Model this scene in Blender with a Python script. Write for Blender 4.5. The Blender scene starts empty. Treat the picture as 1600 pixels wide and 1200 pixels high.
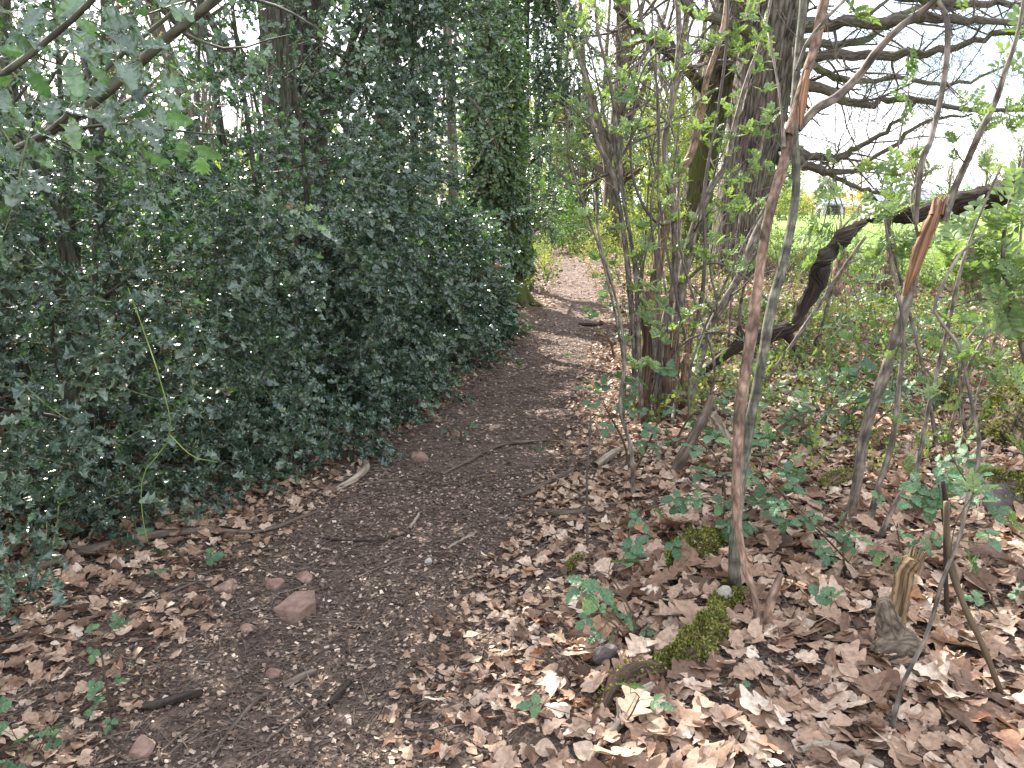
import bpy, math, random
import numpy as np
from mathutils import Vector

SC = bpy.context.scene
COL = SC.collection
rg = np.random.default_rng(7)
random.seed(7)

# ------------------------------------------------------------------ camera
CAM_H = 1.55
PITCH = math.radians(13.1)
FPX = 1201.0                       # focal length in pixels of the 1600 px wide photograph
cd = bpy.data.cameras.new('camera')
cam = bpy.data.objects.new('camera', cd)
COL.objects.link(cam)
cam.location = (0, 0, CAM_H)
cam.rotation_euler = (math.radians(90) - PITCH, 0, 0)
cd.sensor_width = 36.0
cd.lens = 36.0 * FPX / 1600.0
cd.clip_start = 0.02
cd.clip_end = 3000
SC.camera = cam

# ------------------------------------------------------------------ light and sky
SUN_EL, SUN_AZ = math.radians(37), math.radians(-28)      # azimuth from +Y, clockwise positive
w = bpy.data.worlds.new('World')
SC.world = w
w.use_nodes = True
nt = w.node_tree
nt.nodes.clear()
wo = nt.nodes.new('ShaderNodeOutputWorld')
bg = nt.nodes.new('ShaderNodeBackground')
sky = nt.nodes.new('ShaderNodeTexSky')
sky.sky_type = 'NISHITA'
sky.sun_disc = False
sky.sun_elevation = SUN_EL
sky.sun_rotation = SUN_AZ
sky.air_density = 1.0
sky.dust_density = 1.5
tc = nt.nodes.new('ShaderNodeTexCoord')
mp = nt.nodes.new('ShaderNodeMapping')
mp.inputs['Scale'].default_value = (1.6, 1.6, 4.5)
ns = nt.nodes.new('ShaderNodeTexNoise')
ns.inputs['Scale'].default_value = 1.7
ns.inputs['Detail'].default_value = 7
ns.inputs['Roughness'].default_value = 0.55
cr = nt.nodes.new('ShaderNodeValToRGB')
cr.color_ramp.elements[0].position = 0.40
cr.color_ramp.elements[0].color = (0.12, 0.12, 0.12, 1)
cr.color_ramp.elements[1].position = 0.58
cr.color_ramp.elements[1].color = (1, 1, 1, 1)
mx = nt.nodes.new('ShaderNodeMix')
mx.data_type = 'RGBA'
mx.inputs['B'].default_value = (8.8, 9.0, 9.3, 1)
nt.links.new(tc.outputs['Generated'], mp.inputs['Vector'])
nt.links.new(mp.outputs['Vector'], ns.inputs['Vector'])
nt.links.new(ns.outputs['Fac'], cr.inputs['Fac'])
nt.links.new(cr.outputs['Color'], mx.inputs['Factor'])
nt.links.new(sky.outputs['Color'], mx.inputs['A'])
nt.links.new(mx.outputs['Result'], bg.inputs['Color'])
nt.links.new(bg.outputs['Background'], wo.inputs['Surface'])
bg.inputs['Strength'].default_value = 0.092

sd = bpy.data.lights.new('sun', 'SUN')
sd.energy = 5.0
sd.angle = math.radians(0.53)
sd.color = (1.0, 0.93, 0.82)
sun = bpy.data.objects.new('sun', sd)
COL.objects.link(sun)
sdir = Vector((math.sin(SUN_AZ) * math.cos(SUN_EL), math.cos(SUN_AZ) * math.cos(SUN_EL), math.sin(SUN_EL)))
sun.rotation_euler = sdir.to_track_quat('Z', 'Y').to_euler()
sun.location = (-20, 30, 40)

SC.view_settings.view_transform = 'Standard'
SC.view_settings.look = 'None'
SC.view_settings.gamma = 1.0
SC.view_settings.exposure = 2.02
SC.render.engine = 'CYCLES'
SC.cycles.max_bounces = 6
SC.cycles.diffuse_bounces = 4
SC.cycles.glossy_bounces = 2
SC.cycles.transmission_bounces = 4
SC.cycles.transparent_max_bounces = 4

# ------------------------------------------------------------------ numbers and places
PATH_Y = np.array([-3, 0, 1.5, 2.5, 3.7, 5.1, 6.4, 7.9, 9.6, 12, 15.5, 19.4, 24, 30, 40])
PATH_X = np.array([-1.0, -.9, -.8, -.78, -.5, -.2, .05, .33, .62, 1.0, 1.3, 1.45, 1.4, 1.0, .3])
PATH_W = np.array([.34, .34, .36, .40, .52, .48, .46, .42, .38, .33, .30, .30, .30, .30, .30])

def pathx(y): return np.interp(y, PATH_Y, PATH_X)
def pathw(y): return np.interp(y, PATH_Y, PATH_W)
def sst(a, b, x):
    t = np.clip((x - a) / (b - a), 0, 1)
    return t * t * (3 - 2 * t)

def wob(x, y, f, s):
    return (np.sin(x * f * 1.3 + s) * np.cos(y * f * .9 + s * 2.1) + np.sin(x * f * .7 - y * f * 1.7 + s * 3.3)
            + .5 * np.sin(x * f * 2.9 + y * f * 2.3 + s * 1.7) * np.cos(y * f * 3.1 - s)) / 2.5

def gz(x, y):
    x = np.asarray(x, float); y = np.asarray(y, float)
    d = x - pathx(y)
    z = -0.05 * np.exp(-(d / .55) ** 2)
    z = z + 0.13 * sst(.5, 1.8, d) + 0.05 * sst(.5, 1.6, -d)
    z = z + 0.025 * wob(x, y, 2.2, 1.0) + 0.010 * wob(x, y, 7.0, 2.0)
    z = z + 0.10 * wob(x, y, .35, 4.0) * sst(3, 12, np.hypot(d, y * .5))
    z = z - 0.10 * sst(6.5, 9, x) + 1.6 * sst(30, 300, y) * sst(3, 20, x) * .25
    return z

cp, sp = math.cos(PITCH), math.sin(PITCH)
def ray(px, py):
    cx = (px - 800) / FPX; cz = (600 - py) / FPX
    return np.array([cx, cp + cz * sp, -sp + cz * cp])
def at(px, py, d):
    r = ray(px, py)
    return np.array([0, 0, CAM_H]) + r * (d / r[1])
def G(px, py):
    r = ray(px, py); z = 0.0
    for _ in range(30):
        t = (CAM_H - z) / max(-r[2], 1e-3)
        z = .5 * z + .5 * float(gz(r[0] * t, r[1] * t))
    p = r * t
    return np.array([p[0], p[1], float(gz(p[0], p[1]))])
def rpx(r, d):                    # radius in photo pixels -> metres at depth d
    return r * d / FPX

def unit(a):
    return a / np.maximum(np.linalg.norm(a, axis=-1, keepdims=True), 1e-9)

# ------------------------------------------------------------------ mesh soup
class Soup:
    def __init__(s):
        s.v, s.f, s.m, s.r, s.b, s.sm, s.n = [], [], [], [], [], [], 0
    def add(s, v, f, mat=0, rnd=None, bk=None, smooth=False):
        v = np.asarray(v, np.float32).reshape(-1, 3); f = np.asarray(f, np.int64).reshape(-1, 3)
        if len(v) == 0 or len(f) == 0: return
        s.v.append(v); s.f.append(f + s.n)
        s.m.append(np.full(len(f), mat, np.int32) if np.isscalar(mat) else np.asarray(mat, np.int32))
        s.r.append(np.full(len(v), .5, np.float32) if rnd is None else np.broadcast_to(np.asarray(rnd, np.float32), (len(v),)))
        s.b.append(v if bk is None else np.asarray(bk, np.float32).reshape(-1, 3))
        s.sm.append(np.full(len(f), smooth, bool))
        s.n += len(v)
    def build(s, name, mats, parent=None, origin=None):
        v = np.concatenate(s.v); f = np.concatenate(s.f)
        off = np.zeros(3)
        if parent is not None: off = np.array(parent.location)
        elif origin is not None: off = np.array(origin, float)
        v = v - off.astype(np.float32)
        me = bpy.data.meshes.new(name)
        me.vertices.add(len(v)); me.vertices.foreach_set('co', v.ravel())
        me.loops.add(len(f) * 3); me.loops.foreach_set('vertex_index', f.astype(np.int32).ravel())
        me.polygons.add(len(f)); me.polygons.foreach_set('loop_start', np.arange(0, len(f) * 3, 3, dtype=np.int32))
        me.polygons.foreach_set('material_index', np.concatenate(s.m))
        me.polygons.foreach_set('use_smooth', np.concatenate(s.sm))
        a = me.attributes.new('rnd', 'FLOAT', 'POINT'); a.data.foreach_set('value', np.concatenate(s.r))
        a = me.attributes.new('bk', 'FLOAT_VECTOR', 'POINT'); a.data.foreach_set('vector', np.concatenate(s.b).ravel())
        for m in (mats if isinstance(mats, (list, tuple)) else [mats]): me.materials.append(m)
        me.update(); me.validate()
        o = bpy.data.objects.new(name, me); COL.objects.link(o)
        if parent is not None: o.parent = parent
        elif origin is not None: o.location = tuple(off)
        return o

def tag(o, label=None, cat=None, group=None, kind=None):
    if label: o['label'] = label
    if cat: o['category'] = cat
    if group: o['group'] = group
    if kind: o['kind'] = kind
    return o
def thing(name, loc, label, cat, group=None):
    o = bpy.data.objects.new(name, None); COL.objects.link(o)
    o.location = tuple(float(c) for c in loc); o.empty_display_size = .1
    return tag(o, label, cat, group)

# ------------------------------------------------------------------ tubes
def tubes(so, P, R, S=5, mat=0, rnd=None, cap=True, smooth=True, rough=0.0):
    P = np.asarray(P, float); R = np.asarray(R, float)
    if P.ndim == 2: P = P[None]; R = R[None]
    N, K, _ = P.shape
    if N == 0: return
    T = unit(np.gradient(P, axis=1))
    mean = unit(P[:, -1] - P[:, 0])
    ref = np.where(np.abs(mean[:, 2:3]) < .8, np.array([[0, 0, 1.]]), np.array([[0.3, 1., 0]]))
    n1 = unit(np.cross(T, ref[:, None, :])); n2 = np.cross(T, n1)
    th = np.arange(S) / S * 2 * np.pi
    c, s_ = np.cos(th), np.sin(th)
    rr = R[:, :, None] * np.ones(S)
    if rough: rr = rr * (1 + rough * rg.normal(0, 1, rr.shape))
    ring = P[:, :, None, :] + rr[..., None] * (n1[:, :, None, :] * c[None, None, :, None] + n2[:, :, None, :] * s_[None, None, :, None])
    L = np.concatenate([np.zeros((N, 1)), np.cumsum(np.linalg.norm(np.diff(P, axis=1), axis=2), axis=1)], 1)
    r0 = R.max(1)[:, None, None] * np.ones((N, K, S))
    bk = np.stack([r0 * c, r0 * s_, L[:, :, None] * np.ones(S)], -1)
    bk = bk + rg.uniform(0, 30, (N, 1, 1, 3)) * np.array([1, 1, 1])
    idx = np.arange(N * K * S).reshape(N, K, S)
    a = idx[:, :-1, :]; b = np.roll(idx, -1, 2)[:, :-1, :]; c2 = np.roll(idx, -1, 2)[:, 1:, :]; d = idx[:, 1:, :]
    F = np.stack([np.stack([a, b, c2], -1), np.stack([a, c2, d], -1)], 0).reshape(-1, 3)
    rn = np.repeat(rg.uniform(0, 1, N), K * S) if rnd is None else rnd
    v = ring.reshape(-1, 3); bkv = bk.reshape(-1, 3)
    if cap:
        nv = len(v); v = np.concatenate([v, P[:, -1] + T[:, -1] * R[:, -1:] * .3]); bkv = np.concatenate([bkv, bk[:, -1, 0]])
        if rnd is None: rn = np.concatenate([rn, rn[::K * S]])
        e = idx[:, -1, :]; tip = (nv + np.arange(N))[:, None] * np.ones(S, int)
        F = np.concatenate([F, np.stack([e, np.roll(e, -1, 1), tip], -1).reshape(-1, 3)])
    so.add(v, F, mat, rn, bkv, smooth)

def crom(pts, K):
    pts = np.asarray(pts, float); n = len(pts)
    if n == 2:
        t = np.linspace(0, 1, K)[:, None]; return pts[0] * (1 - t) + pts[1] * t
    e = np.concatenate([[2 * pts[0] - pts[1]], pts, [2 * pts[-1] - pts[-2]]])
    u = np.linspace(0, n - 1, K); i = np.minimum(u.astype(int), n - 2); t = (u - i)[:, None]
    p0, p1, p2, p3 = e[i], e[i + 1], e[i + 2], e[i + 3]
    return .5 * (2 * p1 + (p2 - p0) * t + (2 * p0 - 5 * p1 + 4 * p2 - p3) * t ** 2 + (3 * p1 - p0 - 3 * p2 + p3) * t ** 3)

def grow(P, R, n, length, t0=.25, t1=1., ang=(35, 65), K=6, wig=.12, bias=(0, 0, .1), rr=.5, tip=.35, lf=None):
    """children on parent polylines; length is the child length in metres (scaled by parent radius place)"""
    N, KP, _ = P.shape
    M = N * n
    pi = np.repeat(np.arange(N), n)
    t = rg.uniform(t0, t1, M) * (KP - 1); i = np.minimum(t.astype(int), KP - 2); f = (t - i)[:, None]
    base = P[pi, i] * (1 - f) + P[pi, i + 1] * f
    rad = R[pi, i] * (1 - f[:, 0]) + R[pi, i + 1] * f[:, 0]
    tan = unit(P[pi, i + 1] - P[pi, i])
    rv = unit(rg.normal(0, 1, (M, 3))); pr = unit(np.cross(tan, rv))
    a = np.radians(rg.uniform(ang[0], ang[1], M))[:, None]
    d = tan * np.cos(a) + pr * np.sin(a)
    L = length * rg.uniform(.55, 1.25, M) * (1.15 - .6 * (t / (KP - 1)))
    C = np.zeros((M, K, 3)); C[:, 0] = base
    bias = np.array(bias)
    for k in range(1, K):
        d = unit(d + wig * rg.normal(0, 1, (M, 3)) + bias)
        C[:, k] = C[:, k - 1] + d * (L / (K - 1))[:, None]
    r0 = rad * rr * rg.uniform(.7, 1.1, M)
    CR = r0[:, None] * np.linspace(1, tip, K)[None]
    return C, CR

def ends(P, n, t0=.3):
    """random points and directions along polylines"""
    N, K, _ = P.shape
    pi = np.repeat(np.arange(N), n); t = rg.uniform(t0, 1, N * n) * (K - 1); i = np.minimum(t.astype(int), K - 2); f = (t - i)[:, None]
    return P[pi, i] * (1 - f) + P[pi, i + 1] * f, unit(P[pi, i + 1] - P[pi, i])

# ------------------------------------------------------------------ templates and instancing
class T:                       # template: x across, y along, z up
    def __init__(s, v, f, r=None, m=None):
        s.v = np.asarray(v, float); s.f = np.asarray(f, int)
        s.r = np.full(len(s.v), .5) if r is None else np.asarray(r, float)
        s.m = np.zeros(len(s.f), int) if m is None else np.asarray(m, int)

def leaf_t(wl, cols=1, fwd=0., zs=None, zl=None):
    """wl: half widths at stations; returns a leaf of length 1 along y"""
    K = len(wl); wl = np.asarray(wl, float); ys = np.linspace(0, 1, K)
    u = np.linspace(-1, 1, 2 * cols + 1)
    V = np.zeros((K, len(u), 3))
    V[..., 0] = wl[:, None] * u[None]
    V[..., 1] = ys[:, None] + fwd * (wl / wl.max())[:, None] * np.abs(u)[None] ** 1.5
    z = 0.10 * np.abs(u)[None] * wl[:, None] / wl.max()
    if zs is not None: z = z + np.asarray(zs)[:, None] * np.abs(u)[None] ** 2
    if zl is not None: z = z + np.asarray(zl)[:, None]
    V[..., 2] = z
    n = len(u); F = []
    for k in range(K - 1):
        for j in range(n - 1):
            a = k * n + j
            F += [(a, a + 1, a + n + 1), (a, a + n + 1, a + n)]
    return T(V.reshape(-1, 3), F)

def frames(fwd, up):
    y = unit(fwd); x = unit(np.cross(y, up)); z = np.cross(x, y)
    return np.stack([x, y, z], -1)                      # columns

def inst(so, t, pos, Rm, sc, mat=None, curl=None, rnd=None, smooth=False, mixr=.6):
    pos = np.asarray(pos, float); N = len(pos)
    if N == 0: return
    V = np.broadcast_to(t.v, (N,) + t.v.shape).copy()
    if curl is not None:
        a, b, c = (curl * rg.normal(0, 1, (3, N)))[:, :, None]
        x, y = V[..., 0], V[..., 1]
        V[..., 2] += a * x * x * 2 + b * (y - .2) ** 2 + c * x * y * 1.5 + .35 * curl * np.sin(7 * y + a * 20) * x
    V *= np.broadcast_to(np.asarray(sc, float), (N,))[:, None, None]
    V = np.einsum('nij,nkj->nki', Rm, V) + pos[:, None, :]
    M = t.v.shape[0]
    F = (t.f[None] + (np.arange(N) * M)[:, None, None]).reshape(-1, 3)
    rn = rg.uniform(0, 1, N) if rnd is None else np.broadcast_to(rnd, (N,))
    rn = np.clip(mixr * rn[:, None] + (1 - mixr) * t.r[None], 0, 1).ravel() if t.r is not None else np.repeat(rn, M)
    mt = np.tile(t.m, N) if mat is None else mat
    so.add(V.reshape(-1, 3), F, mt, rn, None, smooth)

def rand_frames(N, up=(0, 0, 1), spread=.5, fwd=None, fs=1.):
    if fwd is None: f = rg.normal(0, 1, (N, 3)); f[:, 2] *= .3
    else: f = unit(fwd) + fs * rg.normal(0, 1, (N, 3)) * .5
    u = np.array(up) + spread * rg.normal(0, 1, (N, 3))
    return frames(f, u)

def tmpl_from(so):
    v = np.concatenate(so.v); f = np.concatenate(so.f)
    return T(v, f, np.concatenate(so.r), np.concatenate(so.m))

# holly
def holly_leaf(n, spines, notch, cols=1):
    y = np.linspace(0, 1, n); env = .31 * np.sin(np.pi * np.clip(y * .93 + .05, 0, 1)) ** .75
    ph = (y * spines) % 1.; sp_ = np.abs(2 * ph - 1) ** 3
    w_ = env * (1 - notch + notch * 1.35 * sp_); w_[0] = .02; w_[-1] = .004
    return leaf_t(w_, cols, .0, .13 * sp_ - .04, .03 * np.sin(y * 3.1) - .16 * y ** 2)
HOLLY_NEAR = holly_leaf(25, 4, .34, 2)
HOLLY_HI = holly_leaf(13, 3, .42)
HOLLY_MID = leaf_t([.03, .30, .21, .35, .22, .26, 0.004], 1, 0, [0, .10, -.05, .10, -.03, .06, 0])
HOLLY_LO = leaf_t([.03, .36, .30, .004], 1, 0, [0, .06, .0, 0])
def lobed(n, lobes, wmax, depth, peak=.62, cols=1, fwd=.05, sharp=1.):
    y = np.linspace(0, 1, n); env = np.where(y < peak, (y / peak) ** .9, np.sqrt(np.clip(1 - ((y - peak) / (1 - peak)) ** 2, 0, 1)))
    lob = np.abs(np.sin(np.pi * lobes * y ** .9)) ** (.6 / sharp); w_ = wmax * env * (1 - depth + depth * lob) + .012
    w_[0] = .012; w_[1] = min(w_[1], .03); w_[-1] = .03
    return leaf_t(w_, cols, fwd)
OAK = lobed(15, 4, .32, .5)
OAK_N = lobed(21, 4.3, .34, .5, .6, 2)
OAK_W = lobed(19, 3.4, .38, .55, .62, 2)
REDOAK = lobed(17, 3.3, .46, .70, .55, 2, .12, .6)
BEECH = leaf_t([.012, .03, .20, .27, .29, .24, .14, .01], 2)
OVAL = leaf_t([.02, .22, .34, .36, .26, .01], 1, 0, None, [0, .03, .03, .0, -.05, -.1])
DIAM = leaf_t([.02, .3, .25, .01], 1)
CHIP = T([(-.3, 0, 0), (.35, .1, 0), (.2, .9, .05), (-.2, .8, 0)], [(0, 1, 2), (0, 2, 3)])
BLADE = T([(-.02, 0, 0), (.02, 0, 0), (-.015, .5, .03), (.015, .5, .03), (0, 1, .14)], [(0, 1, 3), (0, 3, 2), (2, 3, 4)])

def spray(leaf, n, L, ls, tr=.0022, droop=.05, ang=55, pitch=.1, twig=True, curl=.12, un=.35):
    """a shoot along +y with leaves; template unit = metres"""
    so = Soup(); K = 5
    t = np.linspace(0, 1, K)
    P = np.stack([.06 * L * np.sin(t * 4 + rg.uniform(0, 6)), t * L, -droop * L * t ** 2], -1)
    if twig: tubes(so, P, tr * np.linspace(1, .5, K), 3, 1, .5, True)
    i = np.arange(n); tt = .12 + .88 * i / max(n - 1, 1)
    pos = np.stack([np.interp(tt, t, P[:, 0]), np.interp(tt, t, P[:, 1]), np.interp(tt, t, P[:, 2])], -1)
    az = i * 2.4 + rg.uniform(-.4, .4, n)
    a = np.radians(ang * (1.15 - .75 * tt)) + rg.uniform(-.2, .2, n)
    d = np.stack([np.cos(az) * np.sin(a), np.cos(a), np.sin(az) * np.sin(a) * .6 + pitch], -1)
    up = np.stack([rg.normal(0, un, n), rg.normal(0, un, n), np.ones(n)], -1)
    inst(so, leaf, pos, frames(d, up), ls * rg.uniform(.7, 1.15, n), curl=curl, mat=0, mixr=1)
    return tmpl_from(so)

def pinnate(pairs, L, ll, leaf=OVAL, w=.72, fold=.25):
    so = Soup(); t = np.linspace(0, 1, 4)
    P = np.stack([0 * t, t * L, .12 * L * np.sin(t * 2.6)], -1)
    tubes(so, P, .0011 * np.linspace(1, .5, 4), 3, 1, .5)
    tt = np.linspace(.28, .95, pairs)
    lf = T(leaf.v * np.array([w, 1, 1]), leaf.f)
    for sgn in (-1, 1):
        pos = np.stack([0 * tt, tt * L, .12 * L * np.sin(tt * 2.6)], -1)
        d = np.stack([sgn * np.ones(pairs), .55 + 0 * tt, fold + 0 * tt + rg.normal(0, .1, pairs)], -1)
        inst(so, lf, pos, frames(d, np.array([[-sgn * fold, 0, 1.]]) + rg.normal(0, .15, (pairs, 3))), ll * (1 - .25 * np.abs(tt - .5)), curl=.1, mat=0, mixr=1)
    inst(so, lf, P[-1:], frames(np.array([[0, 1, .1]]), np.array([[0, 0, 1.]])), ll, curl=.05, mat=0, mixr=1)
    return tmpl_from(so)

def rosette(n, L, ll, pairs=6, up=.8, spread=1.):
    so = Soup()
    for k in range(n):
        az = k * 2.4 + rg.uniform(-.3, .3); e = up * rg.uniform(.5, 1.3)
        t = pinnate(pairs, L * rg.uniform(.6, 1.1), ll * rg.uniform(.8, 1.1))
        d = np.array([[math.cos(az) * spread, e, math.sin(az) * spread]])
        Rm = frames(d, np.array([[-math.cos(az) * .6, 1., -math.sin(az) * .6]]))
        V = np.einsum('nij,nkj->nki', Rm, t.v[None])[0]
        so.add(V, t.f, t.m, t.r)
    return tmpl_from(so)

def bramble_leaf(L):
    so = Soup(); lf = leaf_t([.03, .26, .30, .38, .33, .35, .22, .2, .01], 2, .02, [0, .03, -.03, .03, -.03, .03, -.02, .02, 0])
    tubes(so, np.array([[0, 0, 0], [0, .5 * L, .02], [0, .9 * L, 0.]]), np.array([.0013, .001, .0008]), 3, 1, .5)
    ds = np.array([[0, 1, -.15], [-1, .35, -.1], [1, .35, -.1]])
    inst(so, lf, np.array([[0, .9 * L, 0], [0, .62 * L, .01], [0, .62 * L, .01]]), frames(ds, np.array([[0, .1, 1], [.2, 0, 1], [-.2, 0, 1.]])),
         np.array([.85, .72, .72]) * L, curl=.14, mat=0, mixr=1)
    return tmpl_from(so)

SPR_HI = [spray(HOLLY_HI, 8, .27, .067, .0026, ang=75, curl=.3, un=.6) for _ in range(8)]
SPR_MID = [spray(HOLLY_MID, 9, .27, .060, ang=75, curl=.3, un=.6) for _ in range(5)]
SPR_LO = [spray(HOLLY_LO, 11, .30, .062, .003) for _ in range(4)]
SPR_FAR = [spray(DIAM, 9, .5, .11, .005, twig=False) for _ in range(4)]
HERB = [spray(OVAL, 9, .22, .035, .0015, ang=65) for _ in range(4)]
HERB_FAR = [spray(DIAM, 9, .3, .06, .002, ang=65, twig=False) for _ in range(4)]
ROS = [rosette(4, .10, .038, 5) for _ in range(5)]
ROS_BIG = [rosette(4, .14, .054, 4) for _ in range(4)]
PIN = [pinnate(6, .13, .036) for _ in range(4)]
BRL = [bramble_leaf(.070) for _ in range(4)]
BUDS = [spray(DIAM, 6, .12, .03, .0015, ang=50) for _ in range(4)]

def scatter(so, tl, pos, Rm, sc, **kw):
    k = rg.integers(0, len(tl), len(pos))
    sc = np.broadcast_to(sc, (len(pos),)); rn = kw.pop('rnd', None)
    rn = rg.uniform(0, 1, len(pos)) if rn is None else np.broadcast_to(rn, (len(pos),))
    for j, t in enumerate(tl):
        m = k == j
        inst(so, t, pos[m], Rm[m], sc[m], rnd=rn[m], **kw)

# ------------------------------------------------------------------ materials
def mat_new(name):
    m = bpy.data.materials.new(name); m.use_nodes = True
    n = m.node_tree.nodes; n.clear()
    out = n.new('ShaderNodeOutputMaterial')
    return m, n, m.node_tree.links, out
def ramp(n, stops):
    r = n.new('ShaderNodeValToRGB'); e = r.color_ramp.elements
    while len(e) < len(stops): e.new(.5)
    for k, (p, c) in enumerate(stops):
        e[k].position = p; e[k].color = (c[0], c[1], c[2], 1)
    return r
def attr(n, a):
    x = n.new('ShaderNodeAttribute'); x.attribute_name = a; return x

def leaf_mat(name, stops, rough=.45, spec=.5, trans=.25, tint=(1.3, 1.5, .5), nscale=60, namt=.25, bump=.0):
    m, n, l, out = mat_new(name)
    a = attr(n, 'rnd'); r = ramp(n, stops); l.new(a.outputs['Fac'], r.inputs['Fac'])
    tc = n.new('ShaderNodeTexCoord'); no = n.new('ShaderNodeTexNoise'); no.inputs['Scale'].default_value = nscale; no.inputs['Detail'].default_value = 3
    l.new(tc.outputs['Object'], no.inputs['Vector'])
    mr = n.new('ShaderNodeMapRange'); mr.inputs['To Min'].default_value = 1 - namt * 1.6; mr.inputs['To Max'].default_value = 1 + namt * 1.6
    mr.inputs['From Min'].default_value = .2; mr.inputs['From Max'].default_value = .8
    l.new(no.outputs['Fac'], mr.inputs['Value'])
    mu = n.new('ShaderNodeMix'); mu.data_type = 'RGBA'; mu.blend_type = 'MULTIPLY'; mu.inputs['Factor'].default_value = 1
    l.new(r.outputs['Color'], mu.inputs['A']); l.new(mr.outputs['Result'], mu.inputs['B'])
    b = n.new('ShaderNodeBsdfPrincipled'); b.inputs['Roughness'].default_value = rough; b.inputs['Specular IOR Level'].default_value = spec
    l.new(mu.outputs['Result'], b.inputs['Base Color'])
    if bump:
        bp = n.new('ShaderNodeBump'); bp.inputs['Strength'].default_value = bump; bp.inputs['Distance'].default_value = .004
        l.new(no.outputs['Fac'], bp.inputs['Height']); l.new(bp.outputs['Normal'], b.inputs['Normal'])
    if trans > 0:
        tr = n.new('ShaderNodeBsdfTranslucent'); mt = n.new('ShaderNodeMix'); mt.data_type = 'RGBA'; mt.blend_type = 'MULTIPLY'; mt.inputs['Factor'].default_value = 1
        mt.inputs['B'].default_value = (*tint, 1); l.new(mu.outputs['Result'], mt.inputs['A']); l.new(mt.outputs['Result'], tr.inputs['Color'])
        ms = n.new('ShaderNodeMixShader'); ms.inputs['Fac'].default_value = trans
        l.new(b.outputs['BSDF'], ms.inputs[1]); l.new(tr.outputs['BSDF'], ms.inputs[2]); l.new(ms.outputs['Shader'], out.inputs['Surface'])
    else: l.new(b.outputs['BSDF'], out.inputs['Surface'])
    return m

def bark_mat(name, c0, c1, scale=14, stretch=.25, bump=.6, rough=.85, moss=None, moss_amt=.5, band=0, dist=.02):
    m, n, l, out = mat_new(name)
    a = attr(n, 'bk'); mp = n.new('ShaderNodeMapping'); mp.inputs['Scale'].default_value = (scale, scale, scale * stretch)
    l.new(a.outputs['Vector'], mp.inputs['Vector'])
    no = n.new('ShaderNodeTexNoise'); no.inputs['Scale'].default_value = 1.0; no.inputs['Detail'].default_value = 6; no.inputs['Roughness'].default_value = .65
    l.new(mp.outputs['Vector'], no.inputs['Vector'])
    vo = n.new('ShaderNodeTexVoronoi'); vo.feature = 'DISTANCE_TO_EDGE'; vo.inputs['Scale'].default_value = 1.1
    l.new(mp.outputs['Vector'], vo.inputs['Vector'])
    ad = n.new('ShaderNodeMath'); ad.operation = 'MULTIPLY_ADD'; l.new(vo.outputs['Distance'], ad.inputs[0]); ad.inputs[1].default_value = .9; l.new(no.outputs['Fac'], ad.inputs[2])
    r = ramp(n, [(.42, c0), (.85, c1)]); l.new(ad.outputs['Value'], r.inputs['Fac'])
    col = r.outputs['Color']
    if band:
        mp2 = n.new('ShaderNodeMapping'); mp2.inputs['Scale'].default_value = (3, 3, band); l.new(a.outputs['Vector'], mp2.inputs['Vector'])
        n2 = n.new('ShaderNodeTexNoise'); n2.inputs['Scale'].default_value = 1; n2.inputs['Detail'].default_value = 4; l.new(mp2.outputs['Vector'], n2.inputs['Vector'])
        mr = n.new('ShaderNodeMapRange'); mr.inputs['From Min'].default_value = .35; mr.inputs['From Max'].default_value = .65; mr.inputs['To Min'].default_value = .45; mr.inputs['To Max'].default_value = 1.35
        l.new(n2.outputs['Fac'], mr.inputs['Value'])
        mu = n.new('ShaderNodeMix'); mu.data_type = 'RGBA'; mu.blend_type = 'MULTIPLY'; mu.inputs['Factor'].default_value = 1
        l.new(col, mu.inputs['A']); l.new(mr.outputs['Result'], mu.inputs['B']); col = mu.outputs['Result']
    if moss:
        tc = n.new('ShaderNodeTexCoord'); n3 = n.new('ShaderNodeTexNoise'); n3.inputs['Scale'].default_value = 2.2; n3.inputs['Detail'].default_value = 5
        l.new(tc.outputs['Object'], n3.inputs['Vector'])
        rm = ramp(n, [(.62 - moss_amt * .3, (0, 0, 0)), (.72 - moss_amt * .3, (1, 1, 1))]); l.new(n3.outputs['Fac'], rm.inputs['Fac'])
        mm = n.new('ShaderNodeMix'); mm.data_type = 'RGBA'; l.new(rm.outputs['Color'], mm.inputs['Factor']); l.new(col, mm.inputs['A']); mm.inputs['B'].default_value = (*moss, 1)
        col = mm.outputs['Result']
    b = n.new('ShaderNodeBsdfPrincipled'); b.inputs['Roughness'].default_value = rough; b.inputs['Specular IOR Level'].default_value = .3
    l.new(col, b.inputs['Base Color'])
    bp = n.new('ShaderNodeBump'); bp.inputs['Strength'].default_value = bump; bp.inputs['Distance'].default_value = dist
    l.new(ad.outputs['Value'], bp.inputs['Height']); l.new(bp.outputs['Normal'], b.inputs['Normal'])
    l.new(b.outputs['BSDF'], out.inputs['Surface'])
    return m

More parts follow.
